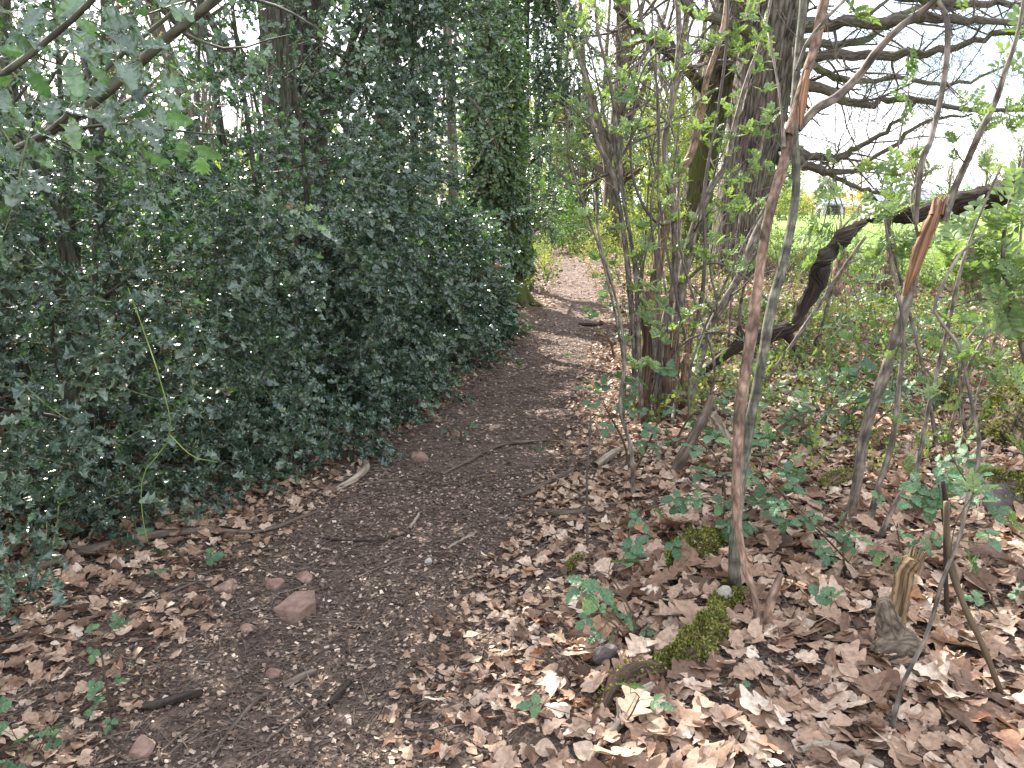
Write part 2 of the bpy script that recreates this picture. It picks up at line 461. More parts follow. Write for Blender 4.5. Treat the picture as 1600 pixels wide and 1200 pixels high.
def solid_mat(name, stops, scale=8, rough=.9, bump=.5, dist=.01, detail=8, spots=None):
    m, n, l, out = mat_new(name)
    tc = n.new('ShaderNodeTexCoord'); no = n.new('ShaderNodeTexNoise'); no.inputs['Scale'].default_value = scale; no.inputs['Detail'].default_value = detail; no.inputs['Roughness'].default_value = .65
    l.new(tc.outputs['Object'], no.inputs['Vector'])
    r = ramp(n, stops); l.new(no.outputs['Fac'], r.inputs['Fac'])
    col = r.outputs['Color']
    if spots:
        vo = n.new('ShaderNodeTexVoronoi'); vo.inputs['Scale'].default_value = spots[0]; l.new(tc.outputs['Object'], vo.inputs['Vector'])
        rs = ramp(n, spots[1]); 
        sx = n.new('ShaderNodeSeparateColor'); l.new(vo.outputs['Color'], sx.inputs['Color']); l.new(sx.outputs['Red'], rs.inputs['Fac'])
        mm = n.new('ShaderNodeMix'); mm.data_type = 'RGBA'; mm.inputs['Factor'].default_value = spots[2]
        l.new(col, mm.inputs['A']); l.new(rs.outputs['Color'], mm.inputs['B']); col = mm.outputs['Result']
    b = n.new('ShaderNodeBsdfPrincipled'); b.inputs['Roughness'].default_value = rough; b.inputs['Specular IOR Level'].default_value = .25
    l.new(col, b.inputs['Base Color'])
    bp = n.new('ShaderNodeBump'); bp.inputs['Strength'].default_value = bump; bp.inputs['Distance'].default_value = dist
    l.new(no.outputs['Fac'], bp.inputs['Height']); l.new(bp.outputs['Normal'], b.inputs['Normal'])
    l.new(b.outputs['BSDF'], out.inputs['Surface'])
    return m

M = {}
M['holly'] = leaf_mat('holly_leaf', [(0, (.016, .032, .022)), (.3, (.042, .075, .050)), (.65, (.085, .128, .085)), (.88, (.15, .19, .13)), (.955, (.20, .25, .11)), (.965, (.16, .09, .05)), (1, (.22, .13, .07))], .25, 1.0, .14, (1.2, 2.0, .5), 40, .2)
M['twig_green'] = bark_mat('green_twig', (.07, .08, .035), (.17, .18, .09), 30, .1, .2, .6)
M['ivy'] = leaf_mat('ivy_leaf', [(0, (.05, .085, .04)), (.6, (.10, .15, .07)), (1, (.18, .22, .11))], .42, .6, .2, (1.3, 2.0, .5), 40, .2)
M['rowan'] = leaf_mat('rowan_leaf', [(0, (.11, .17, .08)), (.5, (.17, .245, .105)), (1, (.26, .33, .15))], .5, .4, .36, (1.25, 1.35, .5), 50, .15)
M['rowan_twig'] = bark_mat('rowan_twig', (.05, .05, .03), (.14, .16, .06), 30, .1, .2, .6)
M['bramble'] = leaf_mat('bramble_leaf', [(0, (.05, .105, .055)), (.6, (.09, .165, .085)), (1, (.16, .25, .09))], .5, .45, .2, (1.3, 1.6, .5), 130, .3, .6)
M['cane'] = bark_mat('bramble_cane', (.05, .035, .025), (.13, .09, .05), 30, .1, .2, .6)
M['yellowgreen'] = leaf_mat('spring_leaf', [(0, (.10, .16, .05)), (.5, (.19, .25, .08)), (1, (.34, .34, .13))], .6, .3, .45, (1.2, 1.2, .5), 10, .15)
M['midgreen'] = leaf_mat('shrub_leaf', [(0, (.05, .11, .035)), (.6, (.10, .19, .05)), (1, (.22, .28, .07))], .5, .4, .3, (1.2, 1.5, .5), 10, .15)
M['darkgreen'] = leaf_mat('evergreen_leaf', [(0, (.02, .05, .025)), (.7, (.04, .09, .035)), (1, (.10, .14, .05))], .4, .5, .15, (1.2, 1.6, .5), 10, .15)
M['herb'] = leaf_mat('herb_leaf', [(0, (.06, .10, .035)), (.4, (.12, .19, .05)), (.75, (.26, .28, .08)), (1, (.38, .26, .13))], .6, .3, .3, (1.2, 1.3, .6), 30, .2)
M['blossom'] = leaf_mat('sallow_leaf', [(0, (.30, .26, .08)), (.6, (.42, .36, .12)), (1, (.50, .42, .20))], .7, .2, .35, (1.1, 1.0, .6), 10, .1)
M['dry'] = leaf_mat('fallen_leaf_brown', [(0, (.06, .034, .022)), (.22, (.15, .088, .058)), (.42, (.30, .19, .13)), (.68, (.40, .28, .205)), (.88, (.50, .38, .295)), (.95, (.62, .52, .43)), (.975, (.36, .17, .09)), (1, (.33, .16, .09))], .62, .35, .12, (1.2, .9, .6), 70, .28, .5)
M['chip'] = leaf_mat('leaf_fragment', [(0, (.045, .03, .024)), (.4, (.14, .095, .075)), (.75, (.27, .195, .155)), (.95, (.42, .33, .26)), (1, (.60, .50, .40))], .8, .25, 0, (1, 1, 1), 60, .2)
M['stick'] = bark_mat('dead_twig', (.06, .042, .032), (.20, .155, .125), 30, .12, .4)
M['palestick'] = bark_mat('pale_dead_wood', (.16, .12, .09), (.42, .35, .28), 26, .12, .4)
M['darkstick'] = bark_mat('dark_dead_wood', (.014, .010, .008), (.065, .048, .038), 26, .10, .9)
M['oakbark'] = bark_mat('oak_bark', (.022, .018, .015), (.19, .155, .13), 11, .22, 1.0, .9, None, .5, 0, .05)
M['oakmoss'] = bark_mat('mossy_oak_bark', (.022, .018, .012), (.14, .115, .085), 11, .22, 1.0, .9, (.075, .085, .02), .55, 0, .05)
M['limb'] = bark_mat('oak_limb_bark', (.06, .052, .042), (.20, .175, .145), 20, .2, .7, .9, (.085, .09, .04), .3)
M['twigdark'] = bark_mat('bare_twig', (.065, .055, .047), (.17, .14, .12), 30, .1, .2)
M['bgbark'] = bark_mat('background_bark', (.05, .040, .032), (.17, .14, .11), 9, .2, .7)
M['smooth'] = bark_mat('smooth_grey_bark', (.065, .062, .045), (.185, .175, .135), 42, .35, .35, .7, (.07, .085, .035), .15, 26, .004)
M['rowanbark'] = bark_mat('rowan_bark', (.075, .06, .048), (.26, .215, .175), 36, .3, .4, .7, None, .5, 14, .005)
M['peel'] = bark_mat('peeling_pink_bark', (.13, .075, .052), (.37, .25, .185), 34, .45, .9, .8, None, .5, 9, .008)
M['torn'] = bark_mat('torn_orange_wood', (.09, .042, .024), (.38, .20, .105), 60, .04, .9, .7, None, .5, 0, .006)
M['rotten'] = bark_mat('rotten_red_wood', (.045, .027, .02), (.21, .14, .10), 40, .06, 1.0, .9, None, .5, 0, .012)
M['moss'] = leaf_mat('moss', [(0, (.06, .05, .02)), (.3, (.11, .12, .03)), (.6, (.19, .20, .05)), (1, (.36, .37, .12))], .9, .1, .15, (1.1, 1.2, .4), 25, .5)
M['rock_pink'] = solid_mat('pink_sandstone', [(.30, (.15, .09, .075)), (.5, (.24, .155, .125)), (.7, (.31, .21, .175)), (.8, (.40, .30, .26))], 22, .9, .45, .008, 12)
M['rock_grey'] = solid_mat('grey_stone', [(.3, (.07, .058, .055)), (.6, (.15, .125, .12)), (.8, (.24, .21, .20))], 9, .9, .6, .02)
M['rock_white'] = solid_mat('white_stone', [(.3, (.26, .23, .2)), (.6, (.46, .42, .37))], 9, .9, .3, .005)
M['soil'] = solid_mat('woodland_soil', [(.3, (.04, .027, .021)), (.5, (.10, .068, .053)), (.72, (.19, .135, .105))], 16, .95, .8, .02, 12, (120, [(0, (.03, .02, .016)), (.6, (.09, .062, .048)), (1, (.28, .21, .16))], .5))
M['dirt'] = solid_mat('trodden_soil', [(.3, (.060, .042, .036)), (.5, (.13, .093, .078)), (.72, (.22, .165, .135))], 22, .95, 1., .03, 12, (170, [(0, (.03, .02, .016)), (.6, (.10, .068, .055)), (1, (.27, .20, .165))], .45))
M['grass'] = solid_mat('field_grass', [(.3, (.09, .15, .03)), (.55, (.15, .24, .045)), (.75, (.22, .30, .07))], 1.2, .9, .4, .03, 10)
M['blade'] = leaf_mat('grass_blade', [(0, (.07, .13, .03)), (.6, (.14, .22, .05)), (1, (.27, .30, .10))], .6, .3, .3, (1.2, 1.3, .4), 10, .1)
# ------------------------------------------------------------------ ground
def axis(a, b, n, c, s):
    u = np.linspace(math.asinh((a - c) / s), math.asinh((b - c) / s), n)
    return c + s * np.sinh(u)
gx = axis(-420, 420, 520, 0.3, 2.2)
gy = axis(-12, 700, 560, 3.0, 2.6)
X, Y = np.meshgrid(gx, gy)
Z = gz(X, Y) + .006 * wob(X, Y, 23, 5.) * (Y < 20)
idx = np.arange(X.size).reshape(X.shape)
qa, qb, qc, qd = idx[:-1, :-1], idx[:-1, 1:], idx[1:, 1:], idx[1:, :-1]
cxm = (X[:-1, :-1] + X[1:, 1:]) / 2; cym = (Y[:-1, :-1] + Y[1:, 1:]) / 2
dpm = np.abs(cxm - pathx(cym)) - pathw(cym) - .08 * wob(cxm, cym, 4, 3.)
def meadow_edge(y): return np.interp(y, [0, 10, 16, 22, 30, 60, 700], [9.5, 8.4, 7.6, 7.0, 8, 12, 14])
is_mead = (cxm > meadow_edge(cym) + .4 * wob(cxm, cym, 1.5, 8.)) | (cxm < -16) | (cym > 75)
is_path = (dpm < 0) & (cym < 36) & (cym > -3)
for nm, msk, mat in (('path', is_path, 'dirt'), ('meadow', is_mead & ~is_path, 'grass'), ('ground', ~is_mead & ~is_path, 'soil')):
    f = np.concatenate([np.stack([qa[msk], qb[msk], qc[msk]], -1), np.stack([qa[msk], qc[msk], qd[msk]], -1)])
    u, inv = np.unique(f, return_inverse=True)
    so = Soup(); so.add(np.stack([X.ravel()[u], Y.ravel()[u], Z.ravel()[u]], -1), inv.reshape(-1, 3), 0, None, None, True)
    o = so.build(nm, M[mat])
    tag(o, {'path': 'trodden brown woodland path strewn with leaf scraps and twigs', 'meadow': 'sunlit green grass field beyond the trees',
            'ground': 'dark woodland soil under the fallen leaves'}[nm], nm, None, 'structure')

# ------------------------------------------------------------------ leaf litter
def litter_density(x, y):
    d = x - pathx(y); w_ = pathw(y)
    n_ = .22 * wob(x, y, 3.2, 6.)
    right = sst(w_ * .25, w_ + .45, d + n_); left = sst(w_ * .7, w_ + .40, -d + n_)
    return np.clip(np.interp(y, [3, 6, 11], [.55, .5, .9]) + .7 * right + .7 * left, 0, 1)
def ring_points(n, y0, y1, xspan=.75):
    """points in the wedge the camera looks at, uniform per area"""
    u = rg.uniform(0, 1, n); y = np.sqrt(y0 ** 2 + u * (y1 ** 2 - y0 ** 2))
    x = rg.uniform(-1, 1, n) * (xspan * y + .6)
    return x, y
lit = Soup()
def litter(n, y0, y1, tl, sc0, sc1, curl, zmax, spread, clip_m=True):
    x, y = ring_points(n, y0, y1)
    k = (rg.uniform(0, 1, n) < litter_density(x, y)) & (x < meadow_edge(y) + .3) & (x > -11)
    x, y = x[k], y[k]; m = len(x)
    d = np.abs(x - pathx(y)); onp = d < pathw(y)
    z = gz(x, y) + rg.uniform(.004, zmax, m) * np.where(onp, .35, 1)
    sc = rg.uniform(sc0, sc1, m) * np.where(onp, rg.uniform(.20, .60, m) * np.interp(y, [6, 12], [1, 1.8]), 1) * np.interp(d - pathw(y) + .12 * wob(x, y, 5., 3.), [0, .25, .75], [.5, .7, 1])
    a = rg.uniform(0, 2 * np.pi, m)
    f = np.stack([np.cos(a), np.sin(a), rg.normal(0, .22, m)], -1)
    u_ = np.stack([rg.normal(0, spread, m), rg.normal(0, spread, m), np.ones(m)], -1)
    u_[:, 2] *= np.where(rg.uniform(0, 1, m) < .3, -1, 1)
    pos = np.stack([x, y, z], -1) - f * (sc * .5)[:, None]
    Rm = frames(f, u_)
    kk = rg.integers(0, len(tl), m)
    for j, t in enumerate(tl):
        q = kk == j
        inst(lit, t, pos[q], Rm[q], sc[q], curl=curl, mat=0, rnd=np.clip(rg.beta(1.7, 1.5, q.sum()), 0, 1), mixr=1.)
litter(13500, .9, 4.2, [OAK_N, REDOAK, OAK_N, BEECH, OAK_W, OAK, OAK_N], .026, .106, .32, .032, .34)
litter(32000, 3.9, 9, [OAK, OAK, BEECH, OAK], .030, .095, .34, .032, .38)
litter(30000, 8.5, 20, [BEECH, leaf_t([.02, .3, .2, .38, .25, .02], 1)], .06, .12, .35, .03, .4)
litter(14000, 19, 42, [DIAM], .14, .24, .3, .04, .4)
x, y = ring_points(700, 1.2, 3.4); k = (x - pathx(y) > 1.0); x, y = x[k], y[k]; m = len(x); a = rg.uniform(0, 6.28, m)
f = np.stack([np.cos(a), np.sin(a), rg.normal(0, .15, m)], -1); sc = rg.uniform(.10, .15, m); kk = rg.integers(0, 3, m)
for j, t in enumerate([OAK_N, REDOAK, REDOAK]):
    q = kk == j; inst(lit, t, (np.stack([x, y, gz(x, y) + rg.uniform(.015, .045, m)], -1) - f * .06)[q], frames(f, np.stack([rg.normal(0, .25, m), rg.normal(0, .25, m), np.ones(m)], -1))[q], sc[q], curl=.28, mat=0, rnd=rg.beta(1.7, 1.5, q.sum()), mixr=1.)
o = lit.build('leaf_litter', M['dry']); tag(o, 'curled brown oak leaves covering the woodland floor', 'fallen leaves', None, 'stuff')

# fragments and needles of twig on the path and between leaves
fr = Soup()
def frags(n, y0, y1, s0, s1):
    x, y = ring_points(n, y0, y1)
    d = np.abs(x - pathx(y)); k = rg.uniform(0, 1, n) < np.clip(1.5 - d / 1.1, .55, 1)
    x, y = x[k], y[k]; m = len(x); a = rg.uniform(0, 6.28, m)
    f = np.stack([np.cos(a), np.sin(a), rg.normal(0, .2, m)], -1); u_ = np.stack([rg.normal(0, .35, m), rg.normal(0, .35, m), np.ones(m)], -1)
    pos = np.stack([x, y, gz(x, y) + rg.uniform(.003, .012, m)], -1)
    inst(fr, CHIP, pos, frames(f, u_), rg.uniform(s0, s1, m) ** 1.0, curl=.15, mat=0, mixr=1.)
    q = rg.uniform(0, 1, m) < .36
    L = rg.uniform(1.2, 5.5, q.sum()) * s1; P0 = pos[q]; ff = f[q].copy(); ff[:, 2] = rg.normal(0, .06, q.sum())
    P = np.stack([P0, P0 + ff * L[:, None] * .5 + rg.normal(0, .004, (q.sum(), 3)), P0 + ff * L[:, None]], 1); P[..., 2] = np.maximum(P[..., 2], gz(P[..., 0], P[..., 1]) + .003)
    tubes(fr, P, np.broadcast_to(rg.uniform(.0007, .0020, q.sum())[:, None] * (s1 / .02) ** .5, (q.sum(), 3)), 3, 1, None, False, False)
frags(60000, .9, 4.5, .005, .026)
frags(60000, 4.2, 10, .010, .032)
frags(22000, 9.5, 24, .022, .05)
o = fr.build('woodland_debris', [M['chip'], M['stick']]); tag(o, 'leaf crumbs and fine twig scraps on the path', 'plant debris', None, 'stuff')

# ------------------------------------------------------------------ holly hedge on the left: separate bushes
HB = [(-4.3, .6), (-2.65, 1.95), (-1.98, 2.85), (-1.36, 3.95), (-.90, 5.0), (-.62, 6.4), (-.32, 7.7), (-.15, 9.0), (-.2, 11.0)]
hb = np.array(HB); seg = np.linalg.norm(np.diff(hb, axis=0), axis=1); ss = np.concatenate([[0], np.cumsum(seg)])
def hedge_pt(s):
    x = np.interp(s, ss, hb[:, 0]); y = np.interp(s, ss, hb[:, 1])
    e = .05; x2 = np.interp(s + e, ss, hb[:, 0]); y2 = np.interp(s + e, ss, hb[:, 1]); x1 = np.interp(s - e, ss, hb[:, 0]); y1 = np.interp(s - e, ss, hb[:, 1])
    t = unit(np.stack([x2 - x1, y2 - y1], -1)); n = np.stack([t[:, 1], -t[:, 0]], -1)     # outward, towards the path
    return np.stack([x, y], -1), t, n

def holly(name, s0, s1, n_in, spr, zmax, thick, label, group, stems=6, dens_hi=.5, leafsc=1., extra=None, hc=1.55):
    sm_ = (s0 + s1) / 2; c, t, nn = hedge_pt(np.array([sm_])); base = c[0] - nn[0] * .6
    root = thing(name, (base[0], base[1], gz(base[0], base[1])), label, 'holly', group)
    # stems
    allP = []
    for k in range(stems):
        s = rg.uniform(s0, s1, 1); c, t, nn = hedge_pt(s); dd = rg.uniform(.35, thick * .9)
        b = np.array([*(c[0] - nn[0] * dd), 0]); b[2] = gz(b[0], b[1]) - .03
        top = b + np.array([nn[0][0] * rg.uniform(-.4, .35), nn[0][1] * rg.uniform(-.4, .35), zmax * rg.uniform(.75, 1.0)]) + np.array([*(t[0] * rg.normal(0, .3)), 0])
        mid = (b + top) / 2 + rg.normal(0, .10, 3)
        P = crom([b, b * .7 + top * .3 + rg.normal(0, .05, 3), mid, top * .8 + b * .2 + rg.normal(0, .08, 3), top], 16)
        r = rg.uniform(.014, .034); R = r * np.linspace(1.1, .25, 16) * (1 + .08 * rg.normal(0, 1, 16))
        so = Soup(); tubes(so, P, R, 7, 0)
        C, CR = grow(P[None], R[None], 9, .8, .1, .95, (40, 80), 6, .16, (0, 0, .03), .5)
        tubes(so, C, CR, 4, 0); C2, CR2 = grow(C, CR, 3, .35, .3, 1, (30, 60), 4, .15, (0, 0, .0), .6)
        tubes(so, C2, CR2, 3, 0)
        so.build('stem', M['holly_bark'], root)
        allP.append(C)
    # sprays through the volume
    fo = Soup()
    n = n_in + 260; s = rg.uniform(s0 - .15, s1 + .15, n); h = rg.uniform(0, 1, n) * zmax; h[-260:] = rg.uniform(.03, .45, 260)
    c, t, nn = hedge_pt(s)
    bulge = .16 * wob(s * 1.6, h * 1.4, 1.7, 3.) + .10 * wob(s * 4, h * 4, 1.5, 1.) + .10 * np.sin(np.clip(h / 2.6, 0, 1) * np.pi) + .10 * sst(.5, 0., h)
    depth = thick * rg.beta(1.0, 1.5, n)
    xy = c + nn * (bulge - depth)[:, None]
    pos = np.stack([xy[:, 0], xy[:, 1], h + gz(xy[:, 0], xy[:, 1])], -1)
    # clumps and gaps
    cl = wob(pos[:, 0] * 2.3 + pos[:, 2], pos[:, 1] * 2.3 - pos[:, 2] * 1.7, 1.9, 6.) + .6 * wob(pos[:, 2] * 3.1, pos[:, 1] * 3 + pos[:, 0], 2.1, 9.)
    pk = (.56 + .75 * cl) * np.interp(h, [0, .35, hc, hc + .45, 4.2], [1.1, 1, .9, dens_hi, dens_hi * .8])
    k = rg.uniform(0, 1, n) < pk
    pos, nn, t = pos[k], nn[k], t[k]; n = len(pos)
    f = np.concatenate([nn * .75, np.full((n, 1), .05)], 1) + rg.normal(0, .55, (n, 3)); f[:, 2] -= .15
    up = np.array([0, 0, 1.]) + rg.normal(0, .5, (n, 3)) + np.concatenate([nn * .45, np.zeros((n, 1))], 1)
    Rm = frames(f, up)
    scatter(fo, spr, pos - unit(f) * .12, Rm, rg.uniform(.68, 1.32, n) * leafsc, rnd=rg.beta(1.6, 1.9, n), mixr=.78)
    if extra is not None: extra(fo, root)
    fo.build('foliage', [M['holly'], M['twig_green']], root)
    return root
M['holly_bark'] = bark_mat('holly_bark', (.03, .035, .022), (.11, .105, .075), 26, .4, .4, .8)

HG = 'holly bushes in a row along the left of the path'
def near_extra(fo, root):
    # overhanging limb with large glossy leaves at the top left, close to the camera
    so = Soup()
    l1 = crom([at(-260, 330, 2.3), at(40, 225, 1.75), at(150, 120, 1.55), at(330, -30, 1.5)], 14)
    l2 = crom([at(-300, 240, 1.7), at(-60, 150, 1.3), at(90, 50, 1.15), at(200, -60, 1.1)], 12)
    l3 = crom([at(60, 215, 2.75), at(140, 165, 2.5), at(255, 65, 2.4), at(350, -12, 2.35), at(420, -80, 2.3)], 14)
    tubes(so, l1, np.linspace(.008, .003, 14), 6); tubes(so, l2, np.linspace(.007, .003, 12), 6); tubes(so, l3, np.linspace(.017, .012, 14), 8)
    C, CR = grow(np.stack([l3]), np.linspace(.017, .012, 14)[None], 9, .5, .05, 1, (40, 75), 6, .15, (0, 0, 0), .4); tubes(so, C, CR, 4)
    so.build('limb', M['holly_bark'], root)
    SPN = [spray(HOLLY_NEAR, 6, .20, .068, .002, ang=80) for _ in range(5)]
    pts = [(10, 40), (60, 20), (120, 30), (30, 110), (90, 90), (150, 60), (10, 170), (60, 160), (110, 130), (20, 220), (70, 205), (180, 25), (215, 20), (-10, 90), (50, 70), (130, 10), (190, 175), (230, 165), (0, 0), (45, -10), (250, 10)]
    pos = np.array([at(px + rg.normal(0, 12), py + rg.normal(0, 10), rg.uniform(1.15, 1.6)) for px, py in pts])
    f = np.stack([rg.normal(.5, .5, len(pos)), rg.normal(-.2, .5, len(pos)), rg.normal(-.45, .35, len(pos))], -1)
    scatter(fo, SPN, pos, frames(f, np.array([0, -.5, 1.]) + rg.normal(0, .45, (len(pos), 3))), .78, rnd=rg.uniform(.1, .6, len(pos)), mixr=.5)
    # lime green shoot hanging in front
    so = Soup(); P = crom([at(200, 450, 3.3), at(222, 510, 3.0), at(252, 600, 2.75), at(266, 680, 2.72), at(225, 740, 2.75), at(222, 800, 2.72), at(232, 850, 2.7)], 18)
    tubes(so, P, np.linspace(.0028, .0016, 18), 5)
    P = crom([at(266, 680, 2.8), at(300, 712, 2.76), at(340, 722, 2.75)], 8); tubes(so, P, np.linspace(.0025, .0015, 8), 4)
    so.build('green_shoot', M['lime'], root)
M['lime'] = bark_mat('lime_shoot', (.10, .15, .03), (.22, .30, .08), 30, .1, .2, .5)

holly('holly_bush', 0.6, 3.0, 2700, SPR_HI, 3.6, 1.3, 'holly bush nearest the camera, with large glossy leaves reaching over the top left', HG, 9, .42, 1.0, near_extra)
holly('holly_bush', 3.0, 4.6, 2400, SPR_HI, 3.6, 1.3, 'dense holly bush with a lime green shoot to its left and bare stems under it', HG, 8, .38)
holly('holly_bush', 4.6, 6.0, 2900, SPR_MID, 4.0, 1.4, 'holly bush overhanging the forked bare root at the path edge', HG, 8, .22)
holly('holly_bush', 6.0, 7.8, 3000, SPR_MID, 2.6, 1.5, 'holly bush in the middle of the row behind the half buried pinkish stone', HG, 6, .20)
holly('holly_bush', 7.8, 9.4, 2300, SPR_MID, 1.45, 1.5, 'lower holly bush beside the snapped branch with an orange tip', HG, 5, .22)
holly('holly_bush', 9.4, 11.3, 1700, SPR_LO, .8, 1.6, 'low holly bush at the foot of the ivy clad oak', HG, 4, .35)

# holly layer further back that closes the view under the hedge
def blob_bush(name, c, rad, n, tl, mats, label, cat, group, sc=1., stems=4, shell=.55, bark='bgbark', zfrac=0.):
    c = np.array(c, float); rad = np.array(rad, float); g0 = float(gz(c[0], c[1]))
    root = thing(name, (c[0], c[1], g0), label, cat, group)
    so = Soup(); P = []
    for k in range(stems):
        b = np.array([c[0] + rg.normal(0, rad[0] * .2), c[1] + rg.normal(0, rad[1] * .2), 0.]); b[2] = gz(b[0], b[1]) - .05
        top = c + rg.normal(0, .45, 3) * rad; top[2] = c[2] + rad[2] * rg.uniform(.0, .7)
        P.append(crom([b, b * .55 + top * .45 + rg.normal(0, .1, 3), top], 8))
    P = np.array(P); R = rg.uniform(.012, .03, (stems, 1)) * rad[2] ** .7 * np.linspace(1, .3, 8)[None]
    tubes(so, P, R, 6)
    C, CR = grow(P, R, 7, .55 * rad.mean(), .2, 1, (30, 65), 6, .15, (0, 0, .04), .5); tubes(so, C, CR, 4)
    C2, CR2 = grow(C, CR, 4, .3 * rad.mean(), .2, 1, (30, 65), 4, .15, (0, 0, .04), .6); tubes(so, C2, CR2, 3)
    so.build('stem', M[bark], root)
    d = unit(rg.normal(0, 1, (n, 3))); q = rg.uniform(0, 1, n) ** (1 / 3.) * (1 - shell) + shell * rg.uniform(.75, 1.05, n)
    lump = 1 + .16 * wob(d[:, 0] * 3, d[:, 1] * 3 + d[:, 2] * 3, 1.4, c[0]) + .1 * wob(d[:, 2] * 6, d[:, 0] * 6, 1.4, c[1])
    pos = c + d * rad * (q * lump)[:, None]
    k = (pos[:, 2] > gz(pos[:, 0], pos[:, 1]) + .02) & (rg.uniform(0, 1, n) < .7 + .6 * wob(pos[:, 0] + pos[:, 2], pos[:, 1] - pos[:, 2], 3.2 / rad.mean(), c[0] * 3))
    pos, d = pos[k], d[k]; m = len(pos)
    f = d + rg.normal(0, .6, (m, 3)); up = np.array([0, 0, 1.]) + rg.normal(0, .35, (m, 3)) + .3 * d
    fo = Soup(); scatter(fo, tl, pos, frames(f, up), rg.uniform(.7, 1.25, m) * sc, rnd=rg.uniform(0, 1, m), mixr=.55)
    fo.build('foliage', mats, root)
    return root
HM = [M['holly'], M['twig_green']]
BG = 'evergreen bushes behind the holly row'
blob_bush('holly_bush', (-5.2, 5.4, .9), (1.5, 1.3, 1.3), 1500, SPR_LO, HM, 'dark holly bush seen through gaps behind the nearest holly', 'holly', BG, 1.1)
blob_bush('holly_bush', (-4.0, 8.0, .9), (1.5, 1.4, 1.2), 1500, SPR_LO, HM, 'dark holly bush low behind the ridged trunk', 'holly', BG, 1.2)
blob_bush('holly_bush', (-2.6, 11.0, 1.0), (1.5, 1.4, 1.3), 1500, SPR_LO, HM, 'dark holly bush between the ridged trunk and the ivy clad oak', 'holly', BG, 1.3)
blob_bush('holly_bush', (-4.0, 3.6, .75), (1.0, 1.0, 1.0), 1100, SPR_LO, HM, 'dark holly bush low behind the bush with the lime green shoot', 'holly', BG, 1.0)
blob_bush('holly_bush', (-2.9, 5.8, .75), (.9, .9, 1.0), 1000, SPR_LO, HM, 'dark holly bush low in front of the ridged trunk', 'holly', BG, 1.0)
blob_bush('laurel_bush', (-8.6, 12.5, 1.0), (2.2, 1.8, 1.6), 1200, SPR_FAR, [M['midgreen'], M['twig_green']], 'lighter green bush glimpsed low at the far left through the holly', 'shrub', BG, 1.)
# holly tree crown around and right of the ivy clad oak
def holly_tree(name, base, top, blobs, n, tl, label, group, sc=1., r=.06):
    base = np.array(base, float); base[2] = gz(base[0], base[1]) - .05
    root = thing(name, base, label, 'holly', group)
    so = Soup(); P = crom([base, (base * .6 + np.array(top) * .4) + rg.normal(0, .08, 3), np.array(top)], 12)[None]; R = r * np.linspace(1.1, .3, 12)[None]
    tubes(so, P, R, 9)
    so.build('trunk', M['holly_bark'], root)
    so = Soup(); L = []
    for c, rad in blobs:
        c = np.array(c); j = int(np.clip(np.argmin(np.abs(P[0, :, 2] - c[2] + .5)), 2, 10))
        L.append(crom([P[0, j], (P[0, j] + c) / 2 + np.array([0, 0, -.05]), c], 8))
    L = np.array(L); LR = r * .4 * np.linspace(1, .3, 8)[None] * np.ones((len(L), 1))
    tubes(so, L, LR, 5); C, CR = grow(L, LR, 10, .8, .2, 1, (30, 70), 6, .15, (0, 0, 0), .5); tubes(so, C, CR, 4)
    so.build('branch', M['holly_bark'], root)
    fo = Soup()
    for c, rad in blobs:
        m = int(n * rad[0] * rad[2]); d = unit(rg.normal(0, 1, (m, 3))); pos = np.array(c) + d * np.array(rad) * (rg.uniform(0, 1, (m, 1)) ** .45)
        k = rg.uniform(0, 1, m) < .65 + .6 * wob(pos[:, 0] * 3 + pos[:, 2] * 2, pos[:, 1] * 2 - pos[:, 2] * 3, 1.0, 2.)
        pos, d = pos[k], d[k]; m = len(pos)
        scatter(fo, tl, pos, frames(d * .6 + rg.normal(0, .6, (m, 3)) - [0, 0, .15], np.array([0, 0, 1.]) + rg.normal(0, .3, (m, 3))), rg.uniform(.8, 1.2, m) * sc, rnd=rg.uniform(0, 1, m), mixr=.5)
    fo.build('foliage', HM, root)
    return root
holly_tree('holly_tree', at(620, 560, 7.6) * [1, 1, 0], at(640, -120, 7.6), [(at(600, 70, 7.0), (.9, .8, .55)), (at(650, 190, 6.6), (.75, .7, .35)), (at(690, 60, 7.4), (.6, .6, .5)), (at(600, -60, 7.0), (1.0, .8, .5))],
           800, SPR_MID, 'holly tree whose pale shining leaves hang between the ridged trunk and the ivy clad oak', 'holly trees beside the path', 1.0, .045)
holly_tree('holly_tree', at(826, 480, 14.5) * [1, 1, 0], at(826, -150, 14.5), [(at(860, 90, 14.2), (.85, .7, .9)), (at(850, 230, 14.0), (.7, .7, .55)), (at(880, 170, 14.0), (.45, .5, .4)), (at(830, 330, 14), (.45, .5, .45)), (at(850, -20, 14.2), (.8, .7, .7)), (at(770, 320, 12.2), (.7, .5, .5))],
           560, SPR_LO, 'holly tree leafing out to the right of the ivy clad oak', 'holly trees beside the path', 1.15, .10)

